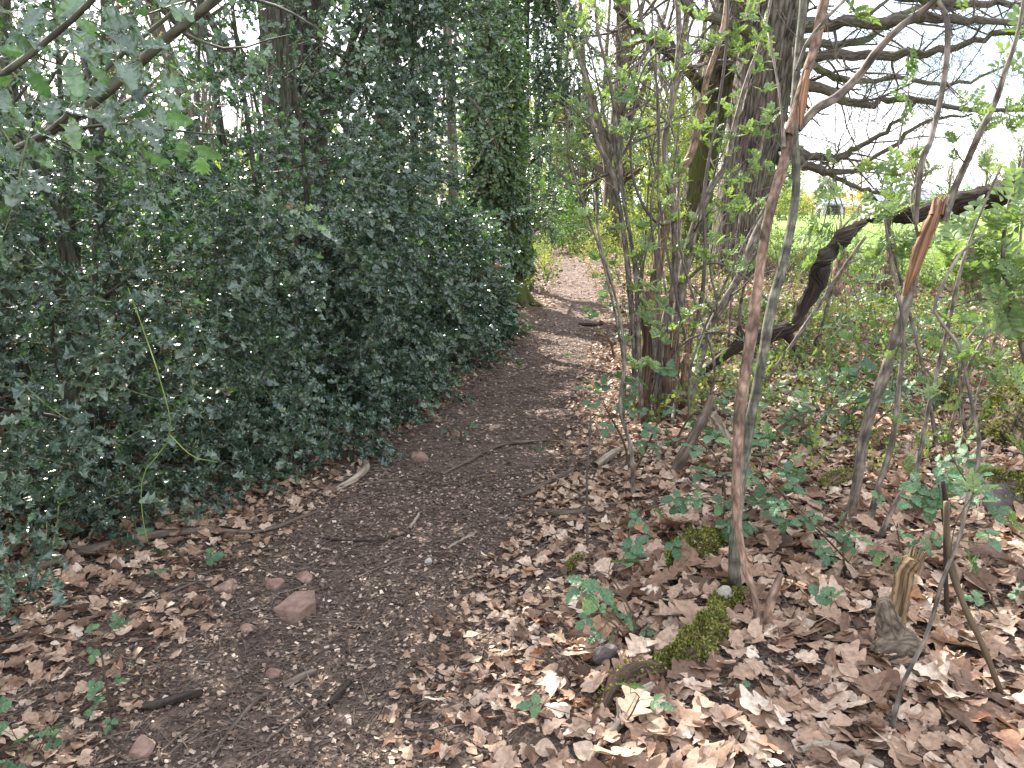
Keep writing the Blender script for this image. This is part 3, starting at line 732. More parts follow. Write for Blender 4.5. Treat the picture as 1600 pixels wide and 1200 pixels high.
# ------------------------------------------------------------------ big trees
def flare(R, z, amt=.5, h=.5):
    return R * (1 + amt * np.exp(-np.maximum(z, 0) / h))
def trunk_tube(so, pts, rads, K=40, S=28, ridg=.05, mat=0, flare_amt=.45, flare_h=.5):
    P = crom(pts, K); q = np.linspace(0, 1, len(rads)); R = np.interp(np.linspace(0, 1, K), q, rads)
    R = flare(R, P[:, 2] - P[0, 2], flare_amt, flare_h)
    th = np.arange(S) / S * 2 * np.pi
    n0 = so.n; tubes(so, P, R, S, mat)
    v = so.v[-1].reshape(-1, 3); body = v[:K * S].reshape(K, S, 3); ax = P[:, None, :]
    rel = body - ax; z = P[:, 2:3]
    k = 1 + ridg * (np.sin(th * 7 + z * .8) * .5 + np.sin(th * 13 - z * 1.1 + 1) * .35 + np.sin(th * 3 + z * .5) * .6) + ridg * .4 * rg.normal(0, 1, (K, S)) \
        + .22 * flare_amt * np.exp(-np.maximum(P[:, 2:3] - P[0, 2], 0) / (flare_h * .7)) * np.sin(th * 5 + 1)
    so.v[-1][:K * S] = (ax + rel * k[..., None]).reshape(-1, 3)
    return P, R
def branches(so, P, R, l1, n1, levels=3, sides=(5, 4, 3), ratio=.5, bias=(0, 0, .04), t0=.3, ang=(35, 70), nn=(6, 6), mat=0, wig=.13):
    cur, cr_ = P, R; L = l1; n = n1; out = []
    for lv in range(levels):
        K = 9 - lv * 2 if lv < 3 else 4
        cur, cr_ = grow(cur, cr_, n, L, t0 if lv == 0 else .15, 1., ang, max(K, 4), wig + .03 * lv, bias, .55, .3)
        cr_ = np.maximum(cr_, .0024)
        tubes(so, cur, cr_, sides[min(lv, len(sides) - 1)], mat); out.append((cur, cr_))
        L *= ratio; n = nn[min(lv, len(nn) - 1)]
    return out

# oak with ridged bark behind the holly
b = G(472, 640); b = np.array([-2.05, 7.6, 0.]); b[2] = gz(b[0], b[1])
root = thing('oak_tree', b, 'thick ridged oak trunk standing behind the holly row', 'oak', None)
so = Soup(); P, R = trunk_tube(so, [b - [0, 0, .1], b + [0, 0, 1.5], b + [.02, 0, 4], b + [-.05, .1, 8]], [.31, .29, .27, .2], 46, 30, .05)
so.build('trunk', M['oakbark'], root)
so = Soup(); br = branches(so, P[None, 14:], R[None, 14:], 3.2, 14, 3, t0=.1); so.build('branch', M['limb'], root)
so = Soup(); e, d_ = ends(br[-1][0], 1); scatter(so, BUDS, e, rand_frames(len(e), fwd=d_, fs=1.), 1.3); so.build('young_leaves', [M['yellowgreen'], M['rowan_twig']], root)

# ivy clad oak
b = G(797, 478); b[1] = 12.3; b[0] = -.16; b[2] = gz(b[0], b[1])
root = thing('oak_tree', b, 'ivy clad oak with mossy roots spreading onto the path edge', 'oak', None)
so = Soup(); P, R = trunk_tube(so, [b - [-.08, 0, .15], b + [-.02, 0, .7], b + [-.1, 0, 1.6], b + [-.13, 0, 3.2], b + [-.1, 0, 6], b + [0, 0, 9]], [.32, .29, .27, .27, .25, .2], 60, 30, .05, 0, .35, .4)
so.build('trunk', M['oakmoss'], root)
for (ax, ay, L) in ((1, -.25, .55), (.8, -.8, .5), (.2, -1, .4), (-.7, -.7, .3), (1, .3, .4)):
    d = unit(np.array([ax, ay, 0.])); t = np.linspace(0, 1, 12)
    Pp = b + d * (.28 + t * L)[:, None]; Pp[:, :2] += .05 * np.stack([np.sin(t * 7 + ax), np.cos(t * 6 + ay)], -1) * t[:, None]
    Pp[:, 2] = gz(Pp[:, 0], Pp[:, 1]) + .30 * np.exp(-t * 4.5) + .01 - .07 * t
    so = Soup(); tubes(so, Pp, .11 * (1 - .72 * t) , 9, 0, None, True, True, .08)
    so.build('root', M['oakmoss2'] if 'oakmoss2' in M else M.setdefault('oakmoss2', bark_mat('mossy_root_bark', (.03, .024, .015), (.15, .115, .08), 14, .3, .8, .9, (.06, .07, .018), .6)), root)
so = Soup(); br = branches(so, P[None, 34:], R[None, 34:] * .55, 2.6, 14, 3, t0=.25, ang=(45, 75)); so.build('branch', M['limb'], root)
so = Soup(); n = 5600
i = rg.uniform(.17, .85, n) * 59; z = np.interp(i, np.arange(60), P[:, 2]); cx_ = np.interp(i, np.arange(60), P[:, 0]); cy_ = np.interp(i, np.arange(60), P[:, 1]); r_ = np.interp(i, np.arange(60), R)
th = rg.uniform(0, 6.28, n); out_ = r_ + rg.uniform(.0, .08, n) * (1 + .8 * wob(th * 2, z * 2, 1., 1.)) + .05
keep = rg.uniform(0, 1, n) < np.clip(.80 + .5 * wob(th * 1.5, z * 1.2, 1.3, 5.) - .9 * np.exp(-((z - 1.3) / .35) ** 2) * (np.cos(th) > -.2), 0, 1)
pos = np.stack([cx_ + np.cos(th) * out_, cy_ + np.sin(th) * out_, z], -1)[keep]; th = th[keep]; n = len(pos)
nd = np.stack([np.cos(th), np.sin(th), 0 * th], -1)
IVYL = leaf_t([.05, .42, .30, .36, .20, .02], 1, -.05)
IVS = [spray(IVYL, 6, .16, .06, .0015, ang=70) for _ in range(4)]
f = nd * .3 + np.array([0, 0, -.6]) + rg.normal(0, .5, (n, 3)); up = nd + np.array([0, 0, .5]) + rg.normal(0, .3, (n, 3))
scatter(so, IVS, pos, frames(f, up), rg.uniform(.8, 1.3, n), rnd=rg.uniform(0, 1, n), mixr=.5)
so.build('ivy', [M['ivy'], M['twig_green']], root)

# big oaks on the right
def right_oak():
    b = G(1155, 424); b = at(1152, 424, 16.5); b[2] = gz(b[0], b[1])
    root = thing('oak_tree', b, 'great oak with ridged bark whose bare limbs spread over the field on the right', 'oak', None)
    so = Soup(); D = b[1]
    pts = [b - [0, 0, .15], at(1158, 340, D), at(1172, 250, D), at(1190, 150, D), at(1205, 60, D), at(1222, -40, D), at(1235, -160, D), at(1240, -330, D)]
    P, R = trunk_tube(so, pts, [.58, .52, .54, .56, .60, .58, .45, .3], 60, 36, .055, 0, .22, .5)
    so.build('trunk', M['oakbark'], root)
    so = Soup(); PL, PR = [], []
    def limb(p, r0, r1):
        Pp = crom([at(*q) for q in p], 26); Pp[1:] += rg.normal(0, .025, Pp[1:].shape); Rr = rpx(np.linspace(r0, r1, 26), np.linspace(p[0][2], p[-1][2], 26)) * (1 + .07 * rg.normal(0, 1, 26))
        Rr = Rr * .82; tubes(so, Pp, Rr, 9); PL.append(Pp); PR.append(Rr)
    limb([(1225, 45, 16.5), (1300, 38, 15.5), (1400, 32, 14.5), (1480, 28, 13.8), (1560, 36, 13.2), (1680, 30, 12.6)], 13, 4)
    limb([(1230, -10, 16.5), (1330, -20, 16), (1420, -5, 15.2), (1500, 8, 14.6), (1620, 2, 14)], 12, 5)
    limb([(1220, 95, 16.5), (1290, 87, 15.8), (1400, 86, 15), (1480, 78, 14.4), (1550, 55, 14), (1660, 40, 13.5)], 10, 4)
    limb([(1215, 120, 16.5), (1262, 135, 16), (1300, 148, 15.5), (1330, 162, 15.2), (1370, 160, 15), (1410, 153, 14.8), (1470, 162, 14.3), (1530, 172, 14), (1640, 168, 13.5)], 10, 3)
    limb([(1210, 225, 16.5), (1260, 240, 16), (1300, 247, 15.5), (1335, 235, 15.2), (1370, 215, 15), (1412, 180, 14.6), (1440, 150, 14.2)], 9, 2)
    limb([(1210, 250, 16.5), (1250, 252, 16), (1290, 270, 15.6), (1340, 262, 15.2), (1400, 225, 15), (1450, 190, 15), (1520, 180, 15)], 8, 2)
    limb([(1215, 60, 16.5), (1290, 70, 17), (1350, 60, 17.2), (1420, 15, 17.5), (1500, 15, 18)], 9, 3)
    limb([(1215, 95, 16.5), (1270, 105, 17), (1330, 128, 17.4), (1400, 122, 17.7), (1480, 132, 18), (1570, 105, 18)], 8, 2)
    limb([(1215, 255, 16.5), (1270, 262, 16.9), (1330, 290, 17.2), (1390, 305, 17.2), (1440, 318, 17)], 6, 2)
    limb([(1200, 60, 16.5), (1150, 40, 15.8), (1090, 20, 15.3), (1040, -30, 15)], 12, 5)
    limb([(1205, -60, 16.5), (1120, -120, 14.5), (1020, -160, 12.5), (900, -180, 11)], 14, 5)
    limb([(1225, -60, 16.5), (1320, -160, 14), (1400, -230, 12), (1500, -280, 10)], 14, 5)
    limb([(1235, -130, 16.5), (1260, -300, 15), (1250, -420, 13), (1200, -520, 11)], 14, 5)
    limb([(1235, -130, 16.5), (1180, -300, 17), (1100, -420, 17), (1040, -520, 17)], 14, 5)
    so.build('limb', M['limb'], root)
    so = Soup(); PL = np.array(PL); PR = np.array(PR)
    PR[:, :] *= .62; br = branches(so, PL, PR, 1.9, 11, 3, (5, 3, 3), .6, (0, 0, .01), .2, (30, 75), (6, 6), 0, .17)
    so.build('bare_twigs', M['twigdark'], root)
    so = Soup(); e, d_ = ends(br[-1][0], 1); k = rg.uniform(0, 1, len(e)) < .12; scatter(so, BUDS, e[k], rand_frames(k.sum(), fwd=d_[k], fs=1.), .8)
    so.build('young_leaves', [M['yellowgreen'], M['rowan_twig']], root)
    return root
right_oak()
b = at(1085, 405, 19.5); b[2] = gz(b[0], b[1]); D = 19.5
root = thing('oak_tree', b, 'mossy oak leaning behind the great oak, half hidden by saplings', 'oak', None)
so = Soup(); P, R = trunk_tube(so, [b - [0, 0, .15], at(1092, 300, D), at(1108, 200, D), at(1128, 100, D), at(1146, 10, D), at(1150, -100, D), at(1160, -260, D)], [.40, .36, .38, .42, .46, .4, .25], 50, 26, .05)
so.build('trunk', M['oakmoss'], root)
so = Soup(); PL = np.array([crom([at(*q) for q in p], 20) for p in ([(1110, 150, D), (1060, 95, 18.8), (1010, 60, 18), (960, 10, 17.5)], [(1140, 40, D), (1180, 120, 18.5), (1215, 150, 18), (1260, 165, 17.5)], [(1140, 0, D), (1080, -40, 18), (1000, -60, 17), (930, -90, 16)], [(1150, 20, D), (1190, -60, 20), (1240, -120, 21), (1300, -160, 22)], [(1130, 105, D), (1185, 110, 18.6), (1205, 60, 18.), (1222, 10, 17.6)])])
PR = np.array([rpx(np.linspace(a, 3, 20), D) for a in (9, 12, 9, 12, 11)]); tubes(so, PL, PR, 9); so.build('limb', M['oakmoss'], root)
so = Soup(); br = branches(so, PL, PR, 2.2, 12, 3, (5, 3, 3), .55, (0, 0, .02), .1, (30, 75), (6, 5), 0, .16); so.build('bare_twigs', M['twigdark'], root)
so = Soup(); e, d_ = ends(br[-1][0], 1); k = rg.uniform(0, 1, len(e)) < .35; scatter(so, BUDS, e[k], rand_frames(k.sum(), fwd=d_[k], fs=1.), 1.); so.build('young_leaves', [M['yellowgreen'], M['rowan_twig']], root)

# ------------------------------------------------------------------ generic woodland trees further off
def wood_tree(name, px, py, D, rp, lean, label, cat, group, H=11, leafp=.35, lsc=1.6, mat='bgbark', lm='yellowgreen', n1=12, l1=2.6, fork=None, tl=None, low=.22):
    b = at(px, py, D); b[2] = gz(b[0], b[1])
    root = thing(name, b, label, cat, group); r = rpx(rp, D)
    top = b + np.array([lean[0], lean[1], H])
    so = Soup(); P, R = trunk_tube(so, [b - [0, 0, .1], b * .8 + top * .2 + rg.normal(0, .12, 3), b * .5 + top * .5 + rg.normal(0, .2, 3), top], [r, r * .85, r * .65, r * .25], 30, 14, .05, 0, .35, .4)
    so.build('trunk', M[mat], root)
    so = Soup(); PP, RR = P[None], R[None]
    k0 = int(30 * low)
    if fork:
        for (t, dx, dz) in fork:
            i = int(t * 29); q = P[i]; F = crom([q, q + [dx * .3, rg.normal(0, .2), dz * .35], q + [dx, rg.normal(0, .4), dz]], 30 - k0)
            fr_ = R[i] * .6 * np.linspace(1, .3, 30 - k0); sf = Soup(); tubes(sf, F, fr_, 8); sf.build('fork', M[mat], root); PP = np.concatenate([PP[:, -(30 - k0):], F[None]]); RR = np.concatenate([RR[:, -(30 - k0):], fr_[None]])
    PP = PP[:, -(30 - k0):]; RR = RR[:, -(30 - k0):]
    tips = []
    for Pq, Rq in zip(PP, RR):
        so = Soup(); br = branches(so, Pq[None], Rq[None], l1, n1, 3, (4, 3, 3), .5, (0, 0, .05), .0, (35, 75), (5, 5), 0, .15)
        so.build('branch', M[mat], root); tips.append(br[-1][0])
    tips = np.concatenate(tips)
    if leafp > 0:
        so = Soup(); e, d_ = ends(tips, 2); k = rg.uniform(0, 1, len(e)) < leafp
        scatter(so, tl or BUDS, e[k], rand_frames(k.sum(), fwd=d_[k], fs=1.2), lsc); so.build('young_leaves', [M[lm], M['rowan_twig']], root)
    return root
TG = 'trees in the wood beyond the bend'
wood_tree('woodland_tree', 952, 385, 24, 14, (.2, .5), 'upright dark trunk forking high above the far path', 'tree', TG, 13, .22, 1.5, fork=[(.25, -1.6, 6), (.45, 1.0, 5)])
wood_tree('woodland_tree', 916, 362, 31, 7, (-.6, 0), 'slender trunk left of the forking trunk beyond the path', 'tree', TG, 11, .3, 1.8, fork=[(.2, -1.2, 4)])
wood_tree('woodland_tree', 935, 360, 33, 5, (.3, 0), 'thinnest straight trunk between two others beyond the path', 'tree', TG, 11, .3, 1.8)
wood_tree('woodland_tree', 895, 372, 28, 4, (-.3, 0), 'thin trunk over the far end of the path', 'tree', TG, 8, .5, 1.8)
wood_tree('woodland_tree', 822, 468, 14.9, 10, (-.1, .3), 'trunk close behind the ivy clad oak', 'tree', TG, 11, .3, 1.4, 'limb')
wood_tree('woodland_tree', 1016, 375, 29, 9, (1.5, 0), 'trunk leaning right behind the rowan clump', 'tree', TG, 12, .5, 1.8, fork=[(.3, 2.5, 5)])
wood_tree('woodland_tree', 985, 368, 36, 9, (-1, 0), 'far trunk leaning left behind the rowan clump', 'tree', TG, 12, .5, 2.0)
wood_tree('woodland_tree', 1050, 380, 34, 7, (1, 0), 'far trunk beside the mossy leaning oak', 'tree', TG, 12, .6, 2.0)
wood_tree('woodland_tree', 870, 352, 42, 8, (0, 0), 'distant bare trunk over the bend in the path', 'tree', TG, 13, .3, 2.2)
TL = 'trees behind the holly row'
wood_tree('woodland_tree', 700, 500, 10.2, 9, (.15, .2), 'slim trunk between the holly row and the ivy clad oak', 'tree', TL, 9, .3, 1.3, 'limb')
wood_tree('woodland_tree', 105, 610, 6.6, 11, (-.2, .1), 'brown trunk behind the holly at the far left', 'tree', TL, 9, .3, 1.2, 'limb')
wood_tree('woodland_tree', 168, 610, 6.9, 8, (.15, .1), 'slightly thinner brown trunk right of the leftmost one', 'tree', TL, 9, .3, 1.2, 'limb')
wood_tree('woodland_tree', 300, 470, 13, 12, (.4, .1), 'trunk half hidden between the paired brown trunks and the ridged oak', 'tree', TL, 11, .6, 1.6)
wood_tree('woodland_tree', 590, 440, 17, 10, (.4, .1), 'distant trunk glimpsed right of the ridged oak', 'tree', TL, 11, .6, 1.8)
wood_tree('woodland_tree', 20, 470, 15, 12, (.4, .1), 'distant trunk glimpsed at the left edge of the wood', 'tree', TL, 11, .6, 1.7)
wood_tree('woodland_tree', 200, 420, 24, 11, (.4, .1), 'farthest trunk seen through the holly on the left', 'tree', TL, 13, .7, 2.2)

# spring shrubs and undergrowth in the middle distance
YM = [M['yellowgreen'], M['rowan_twig']]; MM = [M['midgreen'], M['rowan_twig']]
SG = 'shrubs leafing out beyond the bend'
def shrub(px, py, D, rp, n, tl, mats, label, sc=1., sh=.2, name='shrub', st=4, g=SG):
    c = at(px, py, D); return blob_bush(name, c, (rpx(rp[0], D), rpx(rp[0], D) * .8, rpx(rp[1], D)), n, tl, mats, label, 'shrub', g, sc, st, sh)
shrub(1085, 250, 21, (75, 120), 1300, HERB_FAR, YM, 'bright yellow green shrub behind the rowan clump', 1.1)
shrub(1000, 230, 26, (85, 85), 1100, HERB_FAR, YM, 'yellowish shrub high behind the thin rowan stems', 1.4)
shrub(1045, 350, 20, (65, 60), 800, HERB_FAR, YM, 'low bright shrub at the foot of the mossy leaning oak', 1.)
shrub(850, 325, 27, (65, 55), 900, HERB_FAR, MM, 'grey green shrub closing the left of the far path', 1.3)
shrub(900, 290, 34, (70, 55), 900, HERB_FAR, [M['darkgreen'], M['rowan_twig']], 'dark evergreen shrub over the far end of the path', 1.5)
shrub(975, 360, 23, (55, 30), 600, HERB_FAR, YM, 'low shrub right of the far path below the forking trunk', 1.)
shrub(960, 200, 30, (60, 60), 900, HERB_FAR, [M['darkgreen'], M['rowan_twig']], 'dark leafy shrub high behind the forking trunk', 1.5)
shrub(905, 365, 26, (45, 24), 500, HERB_FAR, MM, 'small pale shrub at the bend of the path', 1.)
shrub(790, 250, 38, (130, 90), 1500, HERB_FAR, YM, 'wide yellow green shrub behind the ivy clad oak', 2.0)
shrub(1160, 330, 26, (90, 70), 900, HERB_FAR, YM, 'sunny shrub on the field edge behind the great oak', 1.3)
shrub(450, 330, 28, (190, 80), 1500, HERB_FAR, YM, 'long sunny shrub far behind the holly row', 2.0)
shrub(130, 330, 26, (190, 80), 1500, HERB_FAR, MM, 'green shrub far behind the leftmost hollies', 2.0)

# ------------------------------------------------------------------ far side of the field
FG = 'trees along the far side of the field'
def far_tree(i, px, D, h, wv, lm, label, leafn=900):
    b = at(px, 330, D); b[2] = gz(b[0], b[1]); root = thing('field_tree', b, label, 'tree', FG)
    so = Soup(); top = b + [rg.normal(0, .5), 0, h * .9]
    P, R = trunk_tube(so, [b, (b + top) / 2 + rg.normal(0, .3, 3), top], [h * .028, h * .02, h * .005], 16, 8, .03); so.build('trunk', M['bgbark'], root)
    so = Soup(); br = branches(so, P[None, 4:], R[None, 4:], wv * .75, 22, 3, (3, 3, 3), .5, (0, 0, .06), 0, (30, 65), (6, 5), 0, .13)
    for q in so.v: pass
    so.build('branch', M['bgbark'], root)
    so = Soup(); e, d_ = ends(br[-1][0], 3); k = rg.uniform(0, 1, len(e)) < leafn / len(e); scatter(so, HERB_FAR, e[k], rand_frames(k.sum(), fwd=d_[k], fs=1.2), h * .16, rnd=rg.uniform(0, 1, k.sum()))
    so.build('crown', [M[lm], M['rowan_twig']], root)
for i, (px, D, h, wv, lm, lab, ln) in enumerate([
    (1290, 150, 9, 6, 'blossom', 'low pale sallow tree just right of the grey sapling, across the field', 1300), (1345, 165, 10, 6, 'blossom', 'pale yellow tree left of the barn, across the field', 900),
    (1425, 170, 16, 8, 'blossom', 'tall thin crowned pale tree behind the barn', 450), (1480, 190, 13, 7, 'blossom', 'half bare tree behind the red roof', 350),
    (1530, 150, 11, 7, 'yellowgreen', 'rounded pale green tree right of the red roof', 1300), (1580, 130, 12, 7, 'yellowgreen', 'yellow green tree at the right edge of the field', 1400),
    (1655, 130, 14, 8, 'yellowgreen', 'tree beyond the right edge of the field', 900), (1240, 160, 10, 6, 'yellowgreen', 'tree across the field behind the peeling sapling', 900),
    (1375, 180, 9, 6, 'midgreen', 'dull green tree behind the left end of the barn', 700)]):
    far_tree(i, px, D, h, wv, lm, lab, ln)
for k, (px, D, wpx, hpx, lm, lab) in enumerate([(1300, 140, 90, 14, 'blossom', 'low pale hedge on the far left of the field'), (1560, 118, 110, 22, 'midgreen', 'long green hedge at the far right of the field'), (1200, 120, 60, 22, 'yellowgreen', 'hedge across the field behind the great oak')]):
    shrub(px, 322, D, (wpx, hpx), 1600, HERB_FAR, [M[lm], M['rowan_twig']], lab, 5., .1, 'field_hedge', 4, 'hedges round the field')

def box(so, c, s, mat=0, rz=0):
    v = np.array([(x, y, z) for z in (-.5, .5) for y in (-.5, .5) for x in (-.5, .5)]) * np.array(s)
    ca, sa = math.cos(rz), math.sin(rz); v = np.stack([v[:, 0] * ca - v[:, 1] * sa, v[:, 0] * sa + v[:, 1] * ca, v[:, 2]], -1) + np.array(c)
    f = [(0, 2, 3), (0, 3, 1), (4, 5, 7), (4, 7, 6), (0, 1, 5), (0, 5, 4), (2, 6, 7), (2, 7, 3), (0, 4, 6), (0, 6, 2), (1, 3, 7), (1, 7, 5)]
    so.add(v, f, mat)
M['wall_pale'] = solid_mat('rendered_wall', [(.3, (.45, .45, .44)), (.7, (.62, .62, .6))], 1.5, .9, .2)
M['roof_grey'] = solid_mat('grey_sheet_roof', [(.3, (.22, .24, .26)), (.7, (.32, .34, .36))], 1., .5, .2)
M['roof_red'] = solid_mat('red_tile_roof', [(.3, (.28, .09, .06)), (.7, (.40, .15, .10))], 2., .8, .4)
M['dark'] = solid_mat('dark_opening', [(.3, (.02, .02, .025)), (.7, (.04, .04, .045))], 2., .6, .2)
def barn(px, py, D, L, W, hw, hr, rm, label, rz=0.):
    b = at(px, py, D); b[2] = gz(b[0], b[1]); root = thing('barn', b, label, 'barn')
    so = Soup(); box(so, b + [0, 0, hw / 2], (L, W, hw)); so.build('wall', M['wall_pale'], root)
    so = Soup(); v = []
    for sx in (-1, 1):
        x = sx * (L / 2 + .3); v += [(x, -W / 2 - .4, hw - .1), (x, W / 2 + .4, hw - .1), (x, 0, hw + hr), (x, -W / 2 - .4, hw + .1), (x, W / 2 + .4, hw + .1), (x, 0, hw + hr + .2)]
    v = np.array(v) + b
    f = [(0, 3, 9), (0, 9, 6), (3, 5, 11), (3, 11, 9), (5, 4, 10), (5, 10, 11), (0, 6, 8), (0, 8, 2), (2, 8, 7), (2, 7, 1), (0, 2, 5), (0, 5, 3), (2, 1, 4), (2, 4, 5), (6, 9, 11), (6, 11, 8), (8, 11, 10), (8, 10, 7), (1, 7, 10), (1, 10, 4)]
    so.add(v, f); so.build('roof', M[rm], root)
    n = int(L / 3)
    for k in range(n):
        so = Soup(); box(so, b + [(k - (n - 1) / 2) * 2.8, -W / 2 - .03, hw * .45], (1.1 if k % 2 else 1.7, .08, hw * (.4 if k % 2 else .85))); so.build('window' if k % 2 else 'door', M['dark'], root)
barn(1405, 326, 125, 9, 6, 2.0, 1.6, 'roof_grey', 'barn with a grey blue roof across the field')
barn(1462, 326, 128, 6, 5, 1.7, 1.2, 'roof_red', 'low barn with a red roof right of the grey roofed barn')
barn(1295, 335, 118, 3, 3, 1.6, .6, 'roof_grey', 'small shed left of the barns on the far side of the field')
# field fence
fp = None
for k in range(34):
    px = 1215 + k * 13.5 + rg.normal(0, 2); D = np.interp(k, [0, 33], [88, 80]); b = at(px, 341, D); b[2] = gz(b[0], b[1])
    if fp is None:
        so = Soup(); box(so, b + [0, 0, .55], (.11, .11, 1.3)); box(so, b + [0, 0, 1.22], (.07, .07, .06)); fp = so.build('fence_post', M['stick'], None, b); o = fp
    else:
        o = fp.copy(); COL.objects.link(o); o.location = tuple(b); o.rotation_euler = (rg.normal(0, .04), rg.normal(0, .04), rg.uniform(0, 1)); o.scale = (1, 1, rg.uniform(.85, 1.1))
    tag(o, 'thin grey post in the wire fence across the field', 'fence post', 'posts of the field fence')
for hz in (.45, .8, 1.1):
    so = Soup(); a = at(1205, 341, 88.3); c = at(1680, 341, 79.8); K = 60; Pw = a + (c - a) * np.linspace(0, 1, K)[:, None]; Pw[:, 2] = gz(Pw[:, 0], Pw[:, 1]) + hz
    tubes(so, Pw, np.full(K, .006), 4); o = so.build('fence_wire', M['palestick'], None, a)
    tag(o, {.45: 'lowest', .8: 'middle', 1.1: 'top'}[hz] + ' wire strung along the field fence', 'wire', 'wires of the field fence')
# ------------------------------------------------------------------ undergrowth
ug = Soup()
def under(n, y0, y1, cond, tl, sc, h0, h1, up=.9):
    x, y = ring_points(n, y0, y1); k = cond(x, y); x, y = x[k], y[k]; m = len(x)
    pos = np.stack([x, y, gz(x, y) + rg.uniform(h0, h1, m)], -1)
    f = np.stack([rg.normal(0, .6, m), rg.normal(0, .6, m), np.abs(rg.normal(up, .4, m))], -1)
    scatter(ug, tl, pos, frames(f, rg.normal(0, 1, (m, 3)) + [0, -.3, .5]), rg.uniform(.6, 1.3, m) * sc, rnd=rg.uniform(0, 1, m), mixr=.6)
offp = lambda x, y, a: np.abs(x - pathx(y)) - pathw(y) > a
under(5200, 9, 19, lambda x, y: (x - pathx(y) > .55) & (x < meadow_edge(y) + .6) & (rg.uniform(0, 1, len(x)) < .35 + .5 * wob(x, y, 1.8, 2.)), HERB, 1.3, 0, .12)
under(6500, 16, 34, lambda x, y: offp(x, y, .05) & (x < meadow_edge(y) + .8) & (x > -5), HERB_FAR, 1.1, 0, .35)
under(3500, 11.5, 24, lambda x, y: (x - pathx(y) < -.42) & (x > -1.2), HERB, 1.5, 0, .35)
under(3000, 5.0, 10, lambda x, y: (x - pathx(y) > 1.0) & (wob(x, y, 2.2, 4.) > -.3), HERB, 1.0, 0, .14)
under(900, 3.4, 6, lambda x, y: (x - pathx(y) > 1.6) & (wob(x, y, 2.6, 7.) > .1), HERB, .8, 0, .08)
def brush(n, y0, y1, h0, h1, dx, r=.0022):
    x, y = ring_points(n, y0, y1); k = (x - pathx(y) > dx) & (x < meadow_edge(y) + .3); x, y = x[k], y[k]; m = len(x)
    d = unit(np.stack([rg.normal(0, .35, m), rg.normal(0, .3, m), np.ones(m)], -1)); L = rg.uniform(h0, h1, m)
    t = np.linspace(0, 1, 8)[None, :, None]; P = np.stack([x, y, gz(x, y) - .01], -1)[:, None] + d[:, None] * L[:, None, None] * t + np.concatenate([rg.normal(0, .25, (m, 1, 2)), np.full((m, 1, 1), -.1)], 2) * t ** 2 * L[:, None, None] + rg.normal(0, .012, (m, 8, 3)) * t
    R = rg.uniform(.6, 1.4, (m, 1)) * r * np.linspace(1, .4, 8)[None] * np.sqrt(L)[:, None]; tubes(bs, P, R, 4, 1)
    C, CR = grow(P, R, 4, .28, .3, 1, (30, 65), 5, .15, (0, 0, .03), .6); tubes(bs, C, np.maximum(CR, .0007), 3, 1)
    e = C[:, -1]; q = rg.uniform(0, 1, len(e)) < .5; scatter(bs, BUDS + HERB[:2], e[q], rand_frames(q.sum(), fwd=unit(C[q, -1] - C[q, -2]), fs=.8), .9, rnd=rg.uniform(0, 1, q.sum()), mixr=.5)
bs = Soup()
brush(240, 4.2, 8, .3, 1.1, 1.3); brush(620, 7.5, 18, .5, 1.9, .8, .004); brush(200, 15, 30, .8, 2.2, -9, .006)
o = bs.build('brushwood', [M['rowan'], M['cane']]); tag(o, 'thin leafing twigs and suckers crowding the ground right of the path', 'brushwood', None, 'stuff')
o = ug.build('undergrowth', [M['herb'], M['cane']]); tag(o, 'low green and yellowing undergrowth beside the far path and under the oaks', 'undergrowth', None, 'stuff')
gr = Soup()
def blades(n, y0, y1, s0, s1):
    x, y = ring_points(n, y0, y1); e = meadow_edge(y); k = (x > e - 1.3) & (x < 45) & (rg.uniform(0, 1, n) < sst(-1.3, .4, x - e)); x, y = x[k], y[k]; m = len(x)
    f = np.stack([rg.normal(0, .35, m), rg.normal(0, .35, m), np.ones(m)], -1); inst(gr, BLADE, np.stack([x, y, gz(x, y)], -1), frames(f, rg.normal(0, 1, (m, 3))), rg.uniform(s0, s1, m) * [1], mat=0, mixr=1.)
BLADE.v = BLADE.v * np.array([3.2, 1, 1])
blades(26000, 9, 24, .06, .16); blades(30000, 23, 48, .07, .15)
o = gr.build('meadow_grass', M['blade']); tag(o, 'grass blades at the near edge of the field', 'grass', None, 'stuff')

# far wood behind everything on the left and centre: masses one cannot count
fw = Soup(); n = 6000
x = rg.uniform(-60, 14, n); y = rg.uniform(44, 62, n); h = 6.5 + 3 * wob(x, y, .35, 1.); z = rg.uniform(0, 1, n) * h
k = (rg.uniform(0, 1, n) < .95 - .75 * z / h + .35 * wob(x * .6, z, .9, 4.)) & (x < 14 - .0 * y)
pos = np.stack([x, y, gz(x, y) + z], -1)[k]
scatter(fw, SPR_FAR, pos, rand_frames(len(pos)), 2.6, rnd=rg.uniform(0, 1, len(pos)))
nt_ = 90; bx = rg.uniform(-60, 14, nt_); by = rg.uniform(42, 60, nt_); P = np.stack([np.stack([bx, by, gz(bx, by)], -1), np.stack([bx + rg.normal(0, .4, nt_), by, gz(bx, by) + 5], -1), np.stack([bx + rg.normal(0, 1, nt_), by, gz(bx, by) + 11.], -1)], 1)
R = rg.uniform(.1, .25, nt_)[:, None] * np.array([[1, .7, .2]]); tubes(fw, P, R, 6, 1)
C, CR = grow(P, R, 14, 3., .3, 1, (30, 65), 5, .15, (0, 0, .05), .5); tubes(fw, C, CR, 3, 1); C, CR = grow(C, CR, 5, 1.4, .2, 1, (30, 65), 4, .15, (0, 0, .05), .5); tubes(fw, C, np.maximum(CR, .008), 3, 1)
o = fw.build('far_woods', [M['midgreen'], M['bgbark']]); tag(o, 'far woods closing the view behind the path', 'woods', None, 'stuff')

